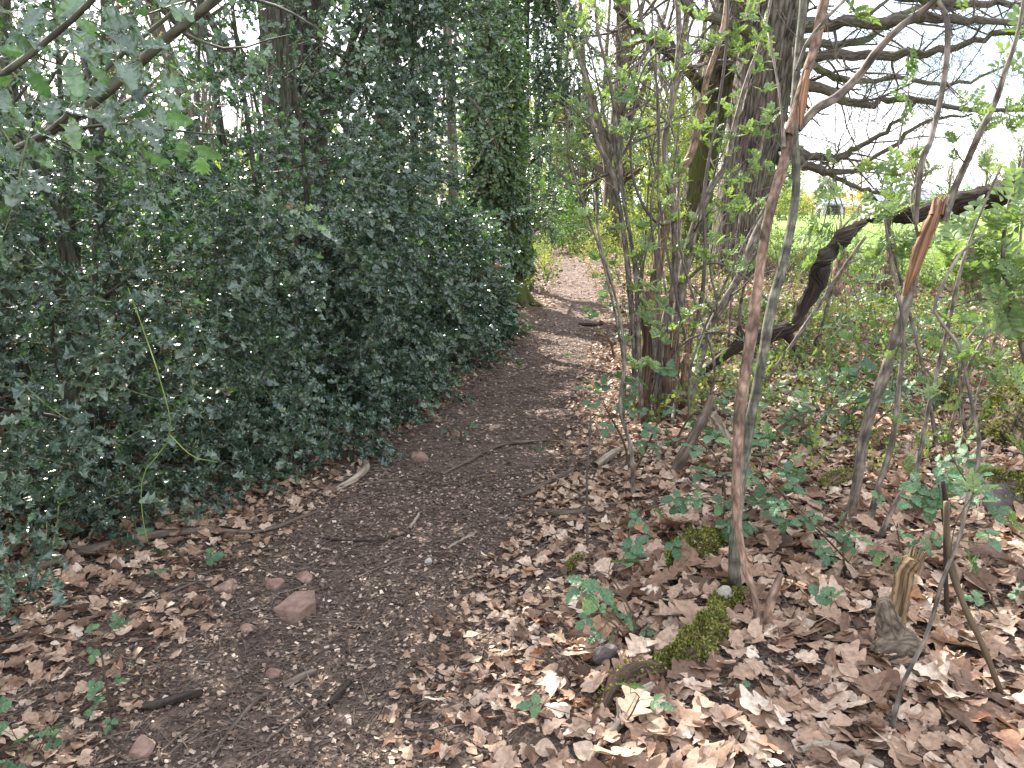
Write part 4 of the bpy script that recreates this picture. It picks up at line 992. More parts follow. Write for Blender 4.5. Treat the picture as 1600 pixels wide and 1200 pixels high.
# ------------------------------------------------------------------ foreground saplings
def poly(pts, K=24, wig=.0):
    """pts: (px, py, depth, radius px)"""
    P = crom([at(a, b, c) for a, b, c, r in pts], K)
    t = np.linspace(0, len(pts) - 1, K); R = np.interp(t, np.arange(len(pts)), [rpx(r, c) for a, b, c, r in pts])
    if wig:
        q = rg.normal(0, wig * 1.3, (max(K // 5, 3), 3)); q[0] = 0; P = P + crom(q, K)
    return P, R
def ground_first(pts):
    a, b, c, r = pts[0]; g = G(a, b); return [(a, b, g[1], r)] + [(x[0], x[1], g[1] + (x[2] or 0), x[3]) for x in pts[1:]]
def stem_part(root, name, pts, mat, K=28, S=10, knots=.06, wig=.004, rel=True, twigs=0, tl=.4, twmat=None):
    if rel: pts = ground_first(pts)
    P, R = poly(pts, K, wig)
    if rel: P[0, 2] -= .03
    R = R * (.66 if mat == 'peel' else .70) * (1 + knots * .8 * crom(rg.normal(0, 1, (max(K // 3, 3), 1)), K)[:, 0] + knots * .35 * rg.normal(0, 1, K)); R[:2] *= 1.15 if rel else 1
    so = Soup(); tubes(so, P, R, S, 0)
    if twigs:
        C, CR = grow(P[None], R[None], twigs, tl, .25, 1., (35, 65), 7, .12, (0, 0, .06), .38); tubes(so, C, np.maximum(CR, .0012), 4, 0)
        C2, CR2 = grow(C, CR, 2, tl * .4, .3, 1, (30, 60), 5, .12, (0, 0, .06), .6); tubes(so, C2, np.maximum(CR2, .001), 3, 0)
        TW[root.name] = TW.get(root.name, []) + [C, C2]
    o = so.build(name, M[mat], root); ST[root.name] = ST.get(root.name, []) + [P]
    return P, R
TW, ST = {}, {}
def leaves_at(root, pts, tl, mats, sc=1., r=.0014, name='leaves', spread=14, per=1, bias=(0, 0, .5), link=True, twp=.0, drng=.15):
    """tufts at photo places (px, py, depth), each on a shoot from the nearest stem; plus tufts on the twig tips"""
    so = Soup(); SP = np.concatenate(ST[root.name]); E, D = [], []
    for (px, py, d) in pts:
        for _ in range(per):
            p = at(px + rg.normal(0, spread), py + rg.normal(0, spread), d + rg.normal(0, drng)); q = SP[np.argmin(np.linalg.norm((SP - p) * [1, 1, .6] + [0, 0, .1], axis=1))]
            if link:
                m = (p + q) / 2 + np.array([0, 0, -.02 - .06 * np.linalg.norm(p - q)]) + rg.normal(0, .02, 3)
                tubes(so, crom([q, m, p], 8), np.linspace(r * 1.7, r * .8, 8), 4, 1)
            E.append(p); D.append(unit(p - (q * .7 + m * .3) if link else rg.normal(0, 1, 3)))
    E, D = np.array(E), np.array(D)
    if twp > 0 and root.name in TW:
        for C in TW[root.name]:
            k = rg.uniform(0, 1, len(C)) < twp; E = np.concatenate([E, C[k, -1]]) if len(E) else C[k, -1]; d_ = unit(C[k, -1] - C[k, -2]); D = np.concatenate([D, d_]) if len(D) else d_
    f = D + np.array(bias) + rg.normal(0, .25, E.shape)
    scatter(so, tl, E, frames(f, rg.normal(0, 1, E.shape)), rg.uniform(.75, 1.2, len(E)) * sc, rnd=rg.uniform(0, 1, len(E)), mixr=.5)
    so.build(name, mats, root)
RM = [M['rowan'], M['rowan_twig']]

# rowan clump left of centre right
b = G(1010, 655)
root = thing('rowan_clump', b, 'clump of grey rowan stems with splintered stumps and feathery green leaves beside the path', 'rowan')
c = 'rowanbark'
stem_part(root, 'stem', [(988, 655, 0, 7), (992, 560, 0, 6), (985, 450, 0, 6), (972, 350, .05, 6), (955, 270, .1, 5.5), (928, 210, .1, 5), (915, 120, .15, 4), (880, 30, .2, 3), (850, -60, .3, 2.5)], c, 34, twigs=6, tl=.5)
stem_part(root, 'stem', [(1003, 660, 0, 6), (1000, 560, .05, 5.5), (992, 430, .1, 5), (972, 300, .15, 4.5), (958, 150, .2, 4), (935, 50, .25, 3.5), (925, -60, .3, 3)], c, 32, twigs=6, tl=.5)
stem_part(root, 'stem', [(1028, 640, .1, 9), (1038, 520, .15, 10), (1052, 440, .15, 9), (1055, 340, .2, 8), (1040, 230, .2, 7), (1052, 150, .25, 6), (1062, 60, .3, 6), (1055, -60, .3, 5)], c, 36, twigs=7, tl=.6)
stem_part(root, 'stem', [(1040, 640, .2, 10), (1058, 490, .3, 11), (1078, 380, .35, 10), (1108, 300, .4, 8), (1135, 255, .5, 7), (1150, 190, .55, 6), (1170, 120, .6, 4.5), (1195, 50, .7, 3.5), (1215, -50, .8, 3)], c, 36, twigs=7, tl=.6)
stem_part(root, 'stem', [(1080, 615, .5, 13), (1092, 560, .5, 12), (1115, 500, .55, 10), (1155, 430, .6, 9), (1180, 370, .7, 8), (1205, 320, .8, 7), (1220, 250, .9, 5), (1240, 180, 1., 4)], c, 30, twigs=6, tl=.6)
stem_part(root, 'stem', [(1035, 650, .3, 6), (1050, 600, .3, 4), (1090, 500, .3, 4), (1102, 400, .3, 4), (1100, 300, .3, 3.5), (1125, 150, .3, 3), (1135, 60, .3, 3), (1135, -40, .3, 3)], 'twigdark', 30, twigs=4, tl=.4)
stem_part(root, 'stem', [(1018, 660, .1, 5), (1030, 560, .1, 4), (1025, 420, .1, 3.5), (1015, 330, .1, 3), (1030, 230, .1, 3), (1025, 120, .1, 2.5), (1000, 20, .1, 2), (990, -50, .1, 2)], 'twigdark', 30, twigs=5, tl=.4)
stem_part(root, 'stem', [(990, 780, -.0, 5), (986, 700, .0, 5), (970, 640, .05, 4.5), (978, 560, .1, 4), (968, 480, .1, 3), (940, 380, .1, 2.5), (930, 300, .2, 2)], c, 26, twigs=3, tl=.3)
for k in range(7):
    px = 972 + 22 * k + rg.normal(0, 6); tx = px + rg.normal(0, 60) + (k - 5) * 9; D2 = rg.uniform(-.2, .5)
    stem_part(root, 'sucker', [(px, 660 + rg.normal(0, 12), 0, 3.2), (px + rg.normal(0, 10), 560, D2, 3), ((px + tx) / 2 + rg.normal(0, 12), 400, D2, 2.6), (tx, 240, D2, 2.2), (tx + rg.normal(0, 25), rg.uniform(20, 140), D2, 1.6)], ['rowanbark', 'twigdark', 'smooth'][k % 3], 26, 6, twigs=3, tl=.35)
# crossing thin twigs
P, R = poly([(1060, 340, 5.7, 2.5), (1030, 350, 5.5, 2.5), (1000, 310, 5.4, 2.5), (985, 240, 5.3, 2), (1000, 120, 5.2, 1.8), (1040, 70, 5.1, 1.5)], 20); so = Soup(); tubes(so, P, R, 5)
for q in ([(1010, 660, 5.4, 2.5), (1060, 545, 5.2, 2), (1130, 520, 5.1, 2), (1180, 545, 5.0, 1.5)], [(985, 225, 5.4, 2.5), (1040, 200, 5.6, 2), (1110, 140, 5.8, 1.5)], [(955, 270, 5.5, 2.5), (900, 290, 5.6, 1.8), (855, 250, 5.8, 1.3)], [(1070, 440, 5.8, 3), (1110, 410, 5.7, 2.2), (1160, 430, 5.6, 2), (1210, 480, 5.5, 1.6)], [(992, 470, 5.4, 2), (1015, 380, 5.3, 2), (1045, 310, 5.3, 1.6), (1060, 190, 5.3, 1.2)], [(930, 210, 5.5, 2), (1010, 160, 5.7, 1.6), (1075, 90, 5.9, 1.3), (1100, 60, 6., 1)], [(958, 130, 5.6, 2), (1000, 95, 5.7, 1.5), (1060, 20, 5.9, 1.2)]):
    P, R = poly(q, 18, .004); tubes(so, P, R, 5)
so.build('cross_twigs', M['twigdark'], root)
# dead peeling stem with orange wood
stem_part(root, 'dead_stem', [(1015, 640, .3, 16), (1018, 520, .3, 15), (1025, 420, .35, 12), (1045, 330, .4, 13), (1062, 270, .45, 12), (1080, 240, .45, 9), (1095, 180, .5, 8), (1105, 120, .5, 7), (1130, 40, .6, 6), (1140, -60, .7, 5)], 'peel', 46, 12, .10)
stem_part(root, 'dead_stem', [(1000, 660, .2, 12), (1008, 590, .2, 15), (1012, 520, .2, 13), (1004, 478, .2, 17), (1010, 455, .2, 6)], 'rotten', 26, 14, .16)
# splintered stump
def splinter(root, px, py, w, h, D, n, mat, name='broken_stump', lean=0.):
    so = Soup(); P, R = poly([(px, py, D, w), (px + lean * .3, py - h * .5, D, w * .85), (px + lean * .7, py - h * .8, D, w * .8)], 14, .004); tubes(so, P, R * (1 + .1 * rg.normal(0, 1, 14)), 16, 0, None, True, True, .06)
    for k in range(n):
        a = rg.uniform(0, 6.28); rr = rpx(w * .62, D); q = P[-3] + rr * np.array([math.cos(a), math.sin(a), 0]); L = rpx(h * rg.uniform(.2, .55), D)
        top = q + np.array([rpx(lean * .3, D) + rg.normal(0, .01), rg.normal(0, .01), L]); tubes(so, np.stack([q - [0, 0, L * .5], q + [0, 0, L * .3], top]), np.array([.35, .28, .03]) * rr, 4, 0, None, True, False)
    return so.build(name, M[mat], root)
splinter(root, 1045, 655, 15, 130, b[1] - .05, 12, 'rotten', 'broken_stump', 8)
splinter(root, 1072, 640, 10, 110, b[1] + .1, 6, 'peel', 'broken_stump', 2)
splinter(root, 1022, 690, 15, 60, b[1] - .1, 14, 'rotten', 'broken_stump', -6)
D = b[1]
leaves_at(root, [(1040, 80, D), (1110, 60, D + .3), (1075, 130, D + .3), (990, 90, D), (1000, 60, D), (905, 45, D), (1130, 180, D + .5), (1150, 110, D + .6), (1190, 90, D + .7), (1100, 150, D + .4), (1165, 60, D + .7), (1050, 200, D), (1040, 115, D), (1120, 230, D + .5), (1090, 210, D + .4), (960, 200, D), (1000, 220, D), (1060, 300, D), (1050, 290, D + .1), (1020, 310, D), (920, 250, D + .1), (900, 245, D), (1140, 275, D + .6), (1170, 240, D + .8), (1100, 340, D + .5), (1110, 350, D + .5),
   (945, 430, D), (960, 455, D - .1), (950, 400, D), (1000, 430, D), (1060, 510, D - .2), (1035, 510, D - .2), (985, 530, D - .2), (1105, 520, D), (1015, 460, D), (970, 580, D), (960, 160, D + .2), (1180, 200, D + .8), (1160, 300, D + .8), (1200, 270, D + .9), (1130, 330, D + .6), (1020, 250, D), (1000, 350, D), (1195, 130, D + .8), (1070, 60, D + .4), (1150, 20, D + .5), (1130, 90, D + .5), (1200, 330, D + .8), (935, 130, D)], ROS, RM, .82, .0012, 'leaves', 18, 2, (0, 0, .4), True, .75)

# sapling pair: pink peeling stem and smooth grey stem
b = G(1148, 935)
root = thing('grey_sapling', b, 'smooth grey sapling rising beside the pink peeling stem, its branch crossing the sky', 'sapling')
gp = [(1150, 935, 0, 17), (1146, 860, .02, 13), (1158, 760, .06, 12), (1172, 660, .12, 12), (1190, 560, .18, 11), (1205, 480, .22, 11), (1228, 400, .28, 10), (1243, 300, .34, 9), (1243, 190, .40, 9), (1246, 90, .46, 8), (1252, 0, .5, 8), (1255, -80, .55, 7)]
P, R = stem_part(root, 'trunk', gp, 'smooth', 60, 14, .035, .003)
dd = b[1] + .4
for q in ([(1247, 202, dd, 6), (1275, 170, dd, 7), (1310, 150, dd, 6.5), (1345, 115, dd, 6), (1370, 80, dd - .05, 6), (1405, 45, dd - .1, 5), (1440, 20, dd - .1, 5), (1462, 0, dd - .15, 4.5), (1478, -30, dd - .2, 4)],
          [(1245, 110, dd, 3), (1262, 65, dd, 2.5), (1290, 30, dd, 2.2), (1320, 0, dd, 2)], [(1465, 0, dd - .15, 3), (1478, 25, dd - .2, 4), (1481, 60, dd - .2, 4), (1478, 110, dd - .2, 4), (1470, 160, dd - .2, 4), (1455, 220, dd - .25, 4), (1440, 255, dd - .3, 4.5), (1434, 310, dd - .3, 4), (1432, 350, dd - .3, 3.5)]):
    P, R = poly(q, 26, .002); so = Soup(); tubes(so, P, R, 8); C, CR = grow(P[None], R[None], 4, .18, .2, 1, (40, 70), 5, .12, (0, 0, .05), .35); tubes(so, C, np.maximum(CR, .0009), 3); TW[root.name] = TW.get(root.name, []) + [C]; ST[root.name].append(P)
    so.build('branch', M['rowanbark'], root)
leaves_at(root, [(1420, 250, dd), (1350, 270, dd), (1300, 280, dd + .1), (1390, 290, dd), (1200, 330, dd)], ROS, RM, .75, .001, 'leaves', 12, 1, (0, 0, .3), True, .5)
# moss collar
def moss_fuzz(so, P, N, n, size=.012, mat=0):
    k = rg.integers(0, len(P), n); pos = P[k]; nn = N[k]
    inst(so, CHIP, pos + nn * .002, frames(nn + rg.normal(0, .7, (n, 3)), rg.normal(0, 1, (n, 3))), rg.uniform(.5, 1.3, n) * size, mat=mat, mixr=1.)
    inst(so, BLADE, pos, frames(nn + rg.normal(0, .4, (n, 3)), rg.normal(0, 1, (n, 3))), rg.uniform(.6, 1.6, n) * size * 1.2, mat=mat, mixr=1.)
b2 = G(1190, 995)
root = thing('peeling_sapling', b2, 'pink peeling sapling leaning on the smooth grey one', 'sapling')
stem_part(root, 'trunk', [(1190, 995, 0, 9), (1178, 930, .05, 10), (1160, 870, .12, 11), (1150, 800, .2, 12), (1152, 700, .28, 14), (1160, 610, .35, 14), (1176, 500, .42, 13), (1190, 400, .48, 12), (1206, 310, .54, 12), (1230, 240, .6, 12), (1235, 190, .62, 10)], 'peel', 60, 14, .09, .004)
so = Soup(); P, R = poly([(1232, 210, b2[1] + .60, 9), (1255, 130, b2[1] + .65, 9), (1278, 60, b2[1] + .7, 10), (1290, 0, b2[1] + .75, 10), (1305, -80, b2[1] + .8, 8)], 24, .003); tubes(so, P, .7 * R * (1 + .06 * rg.normal(0, 1, 24)), 12); so.build('upper_stem', M['peel'], root); ST[root.name].append(P)
so = Soup(); P, R = poly([(1262, 110, b2[1] + .6, 4), (1254, 160, b2[1] + .58, 7), (1250, 200, b2[1] + .57, 2)], 14); tubes(so, P, R, 8); so.build('torn_wood', M['torn'], root)
for q in ([(1225, 230, b2[1] + .6, 4), (1222, 175, b2[1] + .62, 2), (1212, 110, b2[1] + .7, 2), (1200, 50, b2[1] + .75, 2)], [(1200, 360, b2[1] + .5, 3), (1170, 410, b2[1] + .6, 2), (1160, 380, b2[1] + .62, 1.5)]):
    so = Soup(); P, R = poly(q, 14, .002); tubes(so, P, R, 5); so.build('twig', M['rowanbark'], root)

# snapped sapling
b = G(1325, 815)
root = thing('snapped_sapling', b, 'snapped sapling with bright orange torn wood below its broken top', 'sapling')
P, R = stem_part(root, 'trunk', [(1326, 815, 0, 13), (1338, 750, .02, 12), (1355, 670, .05, 12), (1378, 600, .08, 12), (1398, 530, .1, 12), (1408, 490, .1, 12), (1422, 440, .12, 13), (1440, 385, .12, 13), (1458, 340, .12, 12), (1468, 318, .12, 10)], 'rowanbark', 56, 14, .05)
so = Soup(); D = b[1] + .09
P, R = poly([(1412, 462, D, 2), (1424, 430, D - .01, 8), (1440, 385, D - .01, 11), (1455, 348, D - .01, 10), (1464, 322, D, 5)], 20); tubes(so, P, R, 10, 0, None, True, True, .08)
so.build('torn_wood', M['torn'], root)
so = Soup()
for k in range(9):
    a, c_ = rg.uniform(-9, 9), rg.uniform(8, 30); P, R = poly([(1462 + a, 335, D + rg.normal(0, .01), 3), (1466 + a * 1.1, 320 - c_ * .3, D, 2), (1470 + a * 1.2, 318 - c_ * .5, D, .4)], 5); tubes(so, P, R, 4, 0, None, True, False)
so.build('splinters', M['torn'], root)
for q, r_ in (([(1476, 345, D, 5), (1490, 300, D, 5), (1505, 265, D, 4.5), (1530, 210, D - .05, 5), (1555, 160, D - .05, 4.5), (1568, 115, D - .1, 4), (1585, 60, D - .1, 3), (1597, 0, D - .1, 2.5), (1602, -50, D - .1, 2)], 0), ([(1440, 400, D, 2.5), (1425, 310, D, 2), (1440, 280, D, 2), (1462, 262, D, 1.8)], 0)):
    P, R = poly(q, 28, .003); so = Soup(); tubes(so, P, R, 8); C, CR = grow(P[None], R[None], 5, .16, .2, 1, (40, 70), 5, .12, (0, 0, .05), .35); tubes(so, C, np.maximum(CR, .0009), 3); ST[root.name].append(P); TW[root.name] = TW.get(root.name, []) + [C]
    so.build('shoot', M['rowanbark'], root)
leaves_at(root, [(1565, 170, D), (1590, 175, D), (1570, 210, D), (1500, 230, D), (1530, 265, D), (1495, 255, D), (1520, 200, D), (1540, 210, D)], ROS, RM, .62, .001, 'leaves', 8, 1, (0, 0, .3), True, .6, .05)

# thin saplings at the right
def sapling(name, stems, mat, label, cat, leaves, tl, sc, mats=RM, group=None, twigs=2, tll=.2, twp=.4, K=26, kn=.05, spread=10, bias=(0, 0, .35), per=1, pn='stem'):
    b = G(stems[0][0][0], stems[0][0][1]); root = thing(name, b, label, cat, group)
    for q in stems: stem_part(root, pn, q, mat, K, 7, kn, .004, True, twigs, tll)
    if leaves or twp: leaves_at(root, [(x, y, b[1] + d) for x, y, d in leaves], tl, mats, sc, .0011, 'leaves', spread, per, bias, True, twp, .06)
    return root
sapling('thin_sapling', [[(1392, 1140, 0, 6), (1412, 1060, 0, 5.5), (1445, 990, .02, 5), (1470, 900, .05, 5), (1500, 830, .08, 4.5), (1512, 780, .08, 5), (1535, 700, .12, 5), (1520, 620, .15, 4), (1500, 540, .18, 4), (1470, 500, .2, 4), (1462, 470, .2, 3.5), (1500, 400, .25, 3), (1540, 370, .3, 2.5)]], 'rowanbark',
        'thin brown sapling at the lower right with a kink halfway up', 'sapling', [(1520, 760, .1), (1555, 830, .12), (1530, 745, .1), (1480, 590, .2), (1560, 600, .2), (1440, 620, .1), (1500, 640, .2)], ROS, .6)
sapling('thin_sapling', [[(1355, 830, 0, 8), (1375, 760, .02, 7), (1398, 690, .05, 7), (1408, 600, .1, 6), (1412, 520, .15, 4), (1395, 430, .2, 3), (1380, 340, .2, 2.5)], [(1370, 850, 0, 6), (1400, 780, .0, 6), (1428, 740, .0, 5), (1450, 640, .05, 5), (1480, 520, .1, 4.5), (1500, 430, .1, 4), (1520, 360, .1, 2.5), (1560, 260, .1, 2)]], 'rowanbark',
        'pair of slender stems directly right of the snapped sapling', 'sapling', [(1410, 730, 0), (1430, 720, 0), (1400, 660, 0), (1480, 400, .1), (1400, 560, 0), (1390, 480, 0), (1350, 440, 0), (1380, 400, 0)], ROS, .75)
sapling('thin_sapling', [[(1465, 700, 0, 5), (1440, 560, .1, 4), (1395, 380, .3, 3), (1392, 300, .3, 2.5), (1400, 230, .35, 2), (1420, 140, .4, 1.5)], [(1480, 690, 0, 4), (1520, 560, 0, 4), (1580, 470, 0, 3), (1600, 440, 0, 2.5)]], 'rowanbark',
        'leafy young rowan in front of the field, left of the dark sloping limb', 'rowan',
        [(1300, 300, .2), (1335, 270, .2), (1400, 360, .2), (1370, 375, .2), (1420, 380, .2), (1395, 335, .3), (1345, 370, .3), (1450, 470, .2), (1370, 345, .3), (1395, 400, .2), (1435, 400, .2), (1380, 320, .3), (1330, 350, .2), (1425, 350, .2), (1310, 400, .3), (1290, 340, .3), (1380, 290, .2), (1365, 400, .2), (1330, 385, .3), (1360, 430, .2)], ROS_BIG, .8, spread=14, per=1, tll=.35, twp=.15)
sapling('thin_sapling', [[(1640, 760, 0, 6), (1600, 560, .05, 5), (1570, 430, .1, 4.5), (1575, 330, .1, 4), (1600, 250, .1, 3), (1620, 60, .1, 3)], [(1650, 760, 0, 5), (1620, 500, 0, 4), (1540, 470, .1, 3), (1480, 480, .1, 2)]], 'rowanbark',
        'leafy rowan at the right edge with big bright green leaves over the field', 'rowan',
        [(1575, 310, 0), (1590, 420, .1), (1560, 400, .1), (1530, 380, .1), (1560, 455, .1), (1590, 480, .1), (1530, 420, .1), (1500, 440, .1), (1580, 370, .1), (1590, 540, 0), (1570, 500, 0), (1540, 480, 0), (1595, 450, 0), (1590, 45, 0), (1600, 100, 0), (1540, 360, 0), (1590, 350, 0), (1520, 400, 0), (1500, 370, .2), (1575, 440, .2), (1585, 400, .2), (1545, 430, .2), (1480, 420, .2), (1600, 510, 0)], ROS_BIG, 1.05, spread=10, per=1, twp=.1)
sapling('thin_sapling', [[(918, 850, 0, 3), (918, 760, 0, 3), (922, 690, 0, 2.5), (925, 640, 0, 2)]], 'twigdark', 'short bare upright twig standing left of the bramble by the path', 'sapling', [], ROS, .6, twp=0, twigs=0)
sapling('thin_sapling', [[(1500, 700, 0, 4), (1545, 560, .1, 3), (1585, 430, .1, 3), (1600, 300, .1, 2)], [(1510, 700, 0, 4), (1500, 560, .1, 3), (1560, 480, .1, 3)]], 'rowanbark',
        'loose young rowan before the mossy trunk on the right', 'rowan', [(1480, 690, 0), (1520, 560, 0), (1470, 600, 0), (1540, 640, 0), (1580, 560, 0), (1450, 560, 0), (1430, 640, 0), (1420, 560, 0), (1560, 660, 0), (1510, 600, 0), (1300, 480, .3), (1345, 520, .3)], ROS, .85)
sapling('thin_sapling', [[(1250, 560, 0, 5), (1262, 470, 0, 4), (1290, 390, 0, 3), (1330, 340, 0, 2), (1345, 320, .1, 1.5)], [(1270, 560, 0, 4), (1310, 430, 0, 3), (1350, 400, 0, 2)]], 'rowanbark', 'thin pale sapling at the bend of the fallen limb', 'sapling', [(1300, 360, 0), (1330, 440, 0), (1280, 420, 0)], ROS, 1.)
sapling('thin_sapling', [[(1150, 560, 0, 5), (1158, 470, 0, 4), (1172, 400, 0, 3), (1180, 300, 0, 3), (1195, 200, 0, 2)], [(1135, 570, 0, 4), (1140, 500, 0, 3), (1150, 380, 0, 3), (1160, 280, 0, 2)]], 'rowanbark', 'twin thin stems between the rowan clump and the pink stem', 'sapling', [(1140, 360, 0), (1160, 330, 0), (1130, 380, 0), (1150, 250, 0), (1175, 250, 0), (1190, 160, 0), (1200, 230, 0)], ROS, 1.2, twigs=4, tll=.4)

# ------------------------------------------------------------------ dark fallen limb
b = G(1085, 600)
root = thing('fallen_limb', b, 'dark weathered fallen limb bending up out of the undergrowth', 'fallen branch')
so = Soup(); P, R = poly([(1075, 605, b[1], 8), (1110, 565, b[1] + .05, 9), (1160, 530, b[1] + .1, 11), (1205, 525, b[1] + .1, 13), (1240, 508, b[1] + .1, 14), (1262, 470, b[1] + .1, 14), (1280, 420, b[1] + .1, 15), (1300, 390, b[1] + .1, 14), (1330, 365, b[1] + .12, 12), (1355, 345, b[1] + .15, 8)], 70, .012)
R = .84 * R * (1 + .05 * rg.normal(0, 1, 70) + .12 * crom(rg.normal(0, 1, (14, 1)), 70)[:, 0]); tubes(so, P, R, 14, 0, None, True, True, .08)
so.build('limb', M['darkstick'], root)
so = Soup(); P, R = poly([(1228, 520, b[1] + .1, 10), (1238, 535, b[1] + .05, 6), (1242, 550, b[1], 1)], 6); tubes(so, P, R, 8); P, R = poly([(1160, 530, b[1] + .1, 9), (1155, 515, b[1] + .1, 5), (1157, 508, b[1] + .1, 1)], 6); tubes(so, P, R, 8)
so.build('snag', M['darkstick'], root)
b = at(1390, 345, 4.7); bb = np.array([b[0], b[1], gz(b[0], b[1])])
root = thing('sloping_limb', at(1700, 560, 4.4) * [1, 1, 0], 'thick dark broken limb sloping in from the right edge across the field', 'fallen branch')
so = Soup(); P, R = poly([(1348, 345, 4.9, 3), (1372, 338, 4.85, 9), (1400, 335, 4.8, 13), (1440, 335, 4.75, 14), (1480, 328, 4.7, 15), (1530, 308, 4.6, 17), (1580, 290, 4.5, 18), (1640, 270, 4.45, 20), (1720, 300, 4.4, 22), (1760, 420, 4.4, 26), (1765, 620, 4.4, 32), (1765, 800, 4.4, 36)], 90, .006)
R = R * (1 + .08 * rg.normal(0, 1, 90)); tubes(so, P, R, 16, 0, None, True, True, .07); so.build('limb', M['darkstick'], root)
so = Soup(); P, R = poly([(1330, 352, 4.95, 2), (1352, 340, 4.9, 8), (1368, 338, 4.86, 9)], 8); tubes(so, P, R, 7, 0, None, True, True, .2); so.build('splintered_end', M['palestick'], root)

# ------------------------------------------------------------------ stumps and posts in the middle distance
PG = 'decayed stumps along the field edge'
for (px, py, h, w_, lab, mt) in ((1392, 458, 95, 10, 'reddish rotten post in front of the field, topmost part hidden by leaves', 'rotten'), (1518, 470, 80, 13, 'leaning dark stump under the sloping limb', 'rotten'), (1312, 480, 110, 10, 'grey broken post left of the reddish rotten post', 'peel')):
    b = G(px, py); D = b[1]; root = thing('rotten_post', b, lab, 'post', PG)
    P, R = poly([(px, py + 4, D, w_ * 1.2), (px - 3, py - h * .3, D, w_), (px + 2, py - h * .7, D, w_ * .8), (px - 2, py - h, D, w_ * .5)], 26, .006); so = Soup(); tubes(so, P, R * (1 + .08 * rg.normal(0, 1, 26)), 14, 0, None, True, True, .1); so.build('post', M[mt], root)
    so = Soup()
    for k in range(5):
        a = rg.normal(0, w_ * .3); Pq, Rq = poly([(px + a, py - h * .9, D, w_ * .3), (px + a * 1.2, py - h * rg.uniform(1.05, 1.25), D, .3)], 4); tubes(so, Pq, Rq, 4, 0, None, True, False)
    so.build('splinters', M[mt], root)

# mossy leaning trunk at the right edge
b = G(1625, 690); root = thing('leaning_tree', b, 'moss covered trunk base leaning in at the right edge', 'tree trunk')
so = Soup(); P, R = poly([(1632, 720, b[1], 104), (1648, 640, b[1], 76), (1672, 560, b[1] + .1, 50), (1700, 400, b[1] + .3, 42), (1740, 100, b[1] + .6, 36), (1760, -300, b[1] + .9, 30)], 60, .008); tubes(so, P, R, 28, 0, None, True, True, .035); P[0, 2] -= .1
so.build('trunk', M['oakmoss2'], root)
so = Soup(); v = []; nn_ = []
for k in range(9000):
    i = rg.uniform(0, 24); j = int(i); p = P[j] + (P[j + 1] - P[j]) * (i - j); a = rg.uniform(0, 6.28); n_ = np.array([math.cos(a), math.sin(a), rg.normal(0, .2)]); v.append(p + n_ * R[j] * 1.0); nn_.append(n_)
moss_fuzz(so, np.array(v), np.array(nn_), 11000, .022); so.build('moss', M['moss'], root)

# ------------------------------------------------------------------ stones, mossy humps
def rock_mesh(c, s, seed, cuts=9, tilt=(0, 0, 0), sub=3, rough=.05):
    import bmesh
    r2 = np.random.default_rng(seed); bm = bmesh.new(); bmesh.ops.create_icosphere(bm, subdivisions=sub, radius=1.)
    v = np.array([q.co[:] for q in bm.verts]); f = np.array([[q.index for q in fc.verts] for fc in bm.faces]); bm.free()
    for k in range(cuts):
        n_ = unit(r2.normal(0, 1, 3)); d = r2.uniform(.5, .8); h = v @ n_ - d; v = v - np.where(h > 0, h, 0)[:, None] * n_[None]
    v = v * (1 + rough * np.sin(v[:, [1]] * 9 + seed) * np.cos(v[:, [0]] * 8)) + r2.normal(0, rough * .25, v.shape)
    v = v * np.array(s)
    from mathutils import Euler
    Rm = np.array(Euler(tilt).to_matrix()); return v @ Rm.T + np.array(c), f
def rock(px, py, wpx, hpx, mat, label, seed, group=None, sink=.38, tilt=None, dz=1., name='stone', cuts=9):
    b = G(px, py); r = rpx(wpx / 2, b[1]) * 1.0; h = rpx(hpx / 2, b[1])
    s = (r * 1.2, r * 1.0 * dz, h * 1.15); c = b + [0, s[1] * .4, s[2] * (1 - 2 * sink) * .9]
    tilt = tilt if tilt is not None else (rg.normal(0, .15), rg.normal(0, .15), rg.uniform(0, 3))
    v, f = rock_mesh(c, s, seed, cuts, tilt); so = Soup(); so.add(v, f, 0, None, None, False)
    o = so.build(name, M[mat], None, (c[0], c[1], b[2])); return tag(o, label, 'stone', group)
RG = 'pinkish stones lying beside the path'
# the large flat topped sandstone, modelled by hand
b = G(458, 972); u = rpx(1, b[1])
def hull_rock(pts_top, pts_bot, name, mat, label, origin, group):
    import bmesh
    bm = bmesh.new()
    for p in pts_top + pts_bot: bm.verts.new(p)
    bmesh.ops.convex_hull(bm, input=bm.verts[:]); bmesh.ops.delete(bm, geom=[q for q in bm.verts if not q.link_faces], context='VERTS')
    bmesh.ops.triangulate(bm, faces=bm.faces[:])
    bmesh.ops.bevel(bm, geom=bm.edges[:], offset=.0025, segments=1, affect='EDGES')
    bmesh.ops.triangulate(bm, faces=bm.faces[:]); bmesh.ops.subdivide_edges(bm, edges=bm.edges[:], cuts=2, use_grid_fill=True); bmesh.ops.triangulate(bm, faces=bm.faces[:])
    bm.verts.ensure_lookup_table(); v = np.array([q.co[:] for q in bm.verts]); f = np.array([[q.index for q in fc.verts] for fc in bm.faces]); bm.free()
    v = v + .0007 * np.stack([np.sin(v[:, 1] * 90 + v[:, 2] * 70), np.sin(v[:, 2] * 80), np.sin(v[:, 0] * 75 + v[:, 1] * 60)], -1) + rg.normal(0, .0006, v.shape)
    so = Soup(); so.add(v, f); o = so.build(name, M[mat], None, origin); return tag(o, label, 'stone', group)
zb = b[2] - .004
tp = [(-.085, .03, .048), (-.025, .125, .070), (.055, .135, .072), (.078, .06, .062), (.030, -.012, .054)]
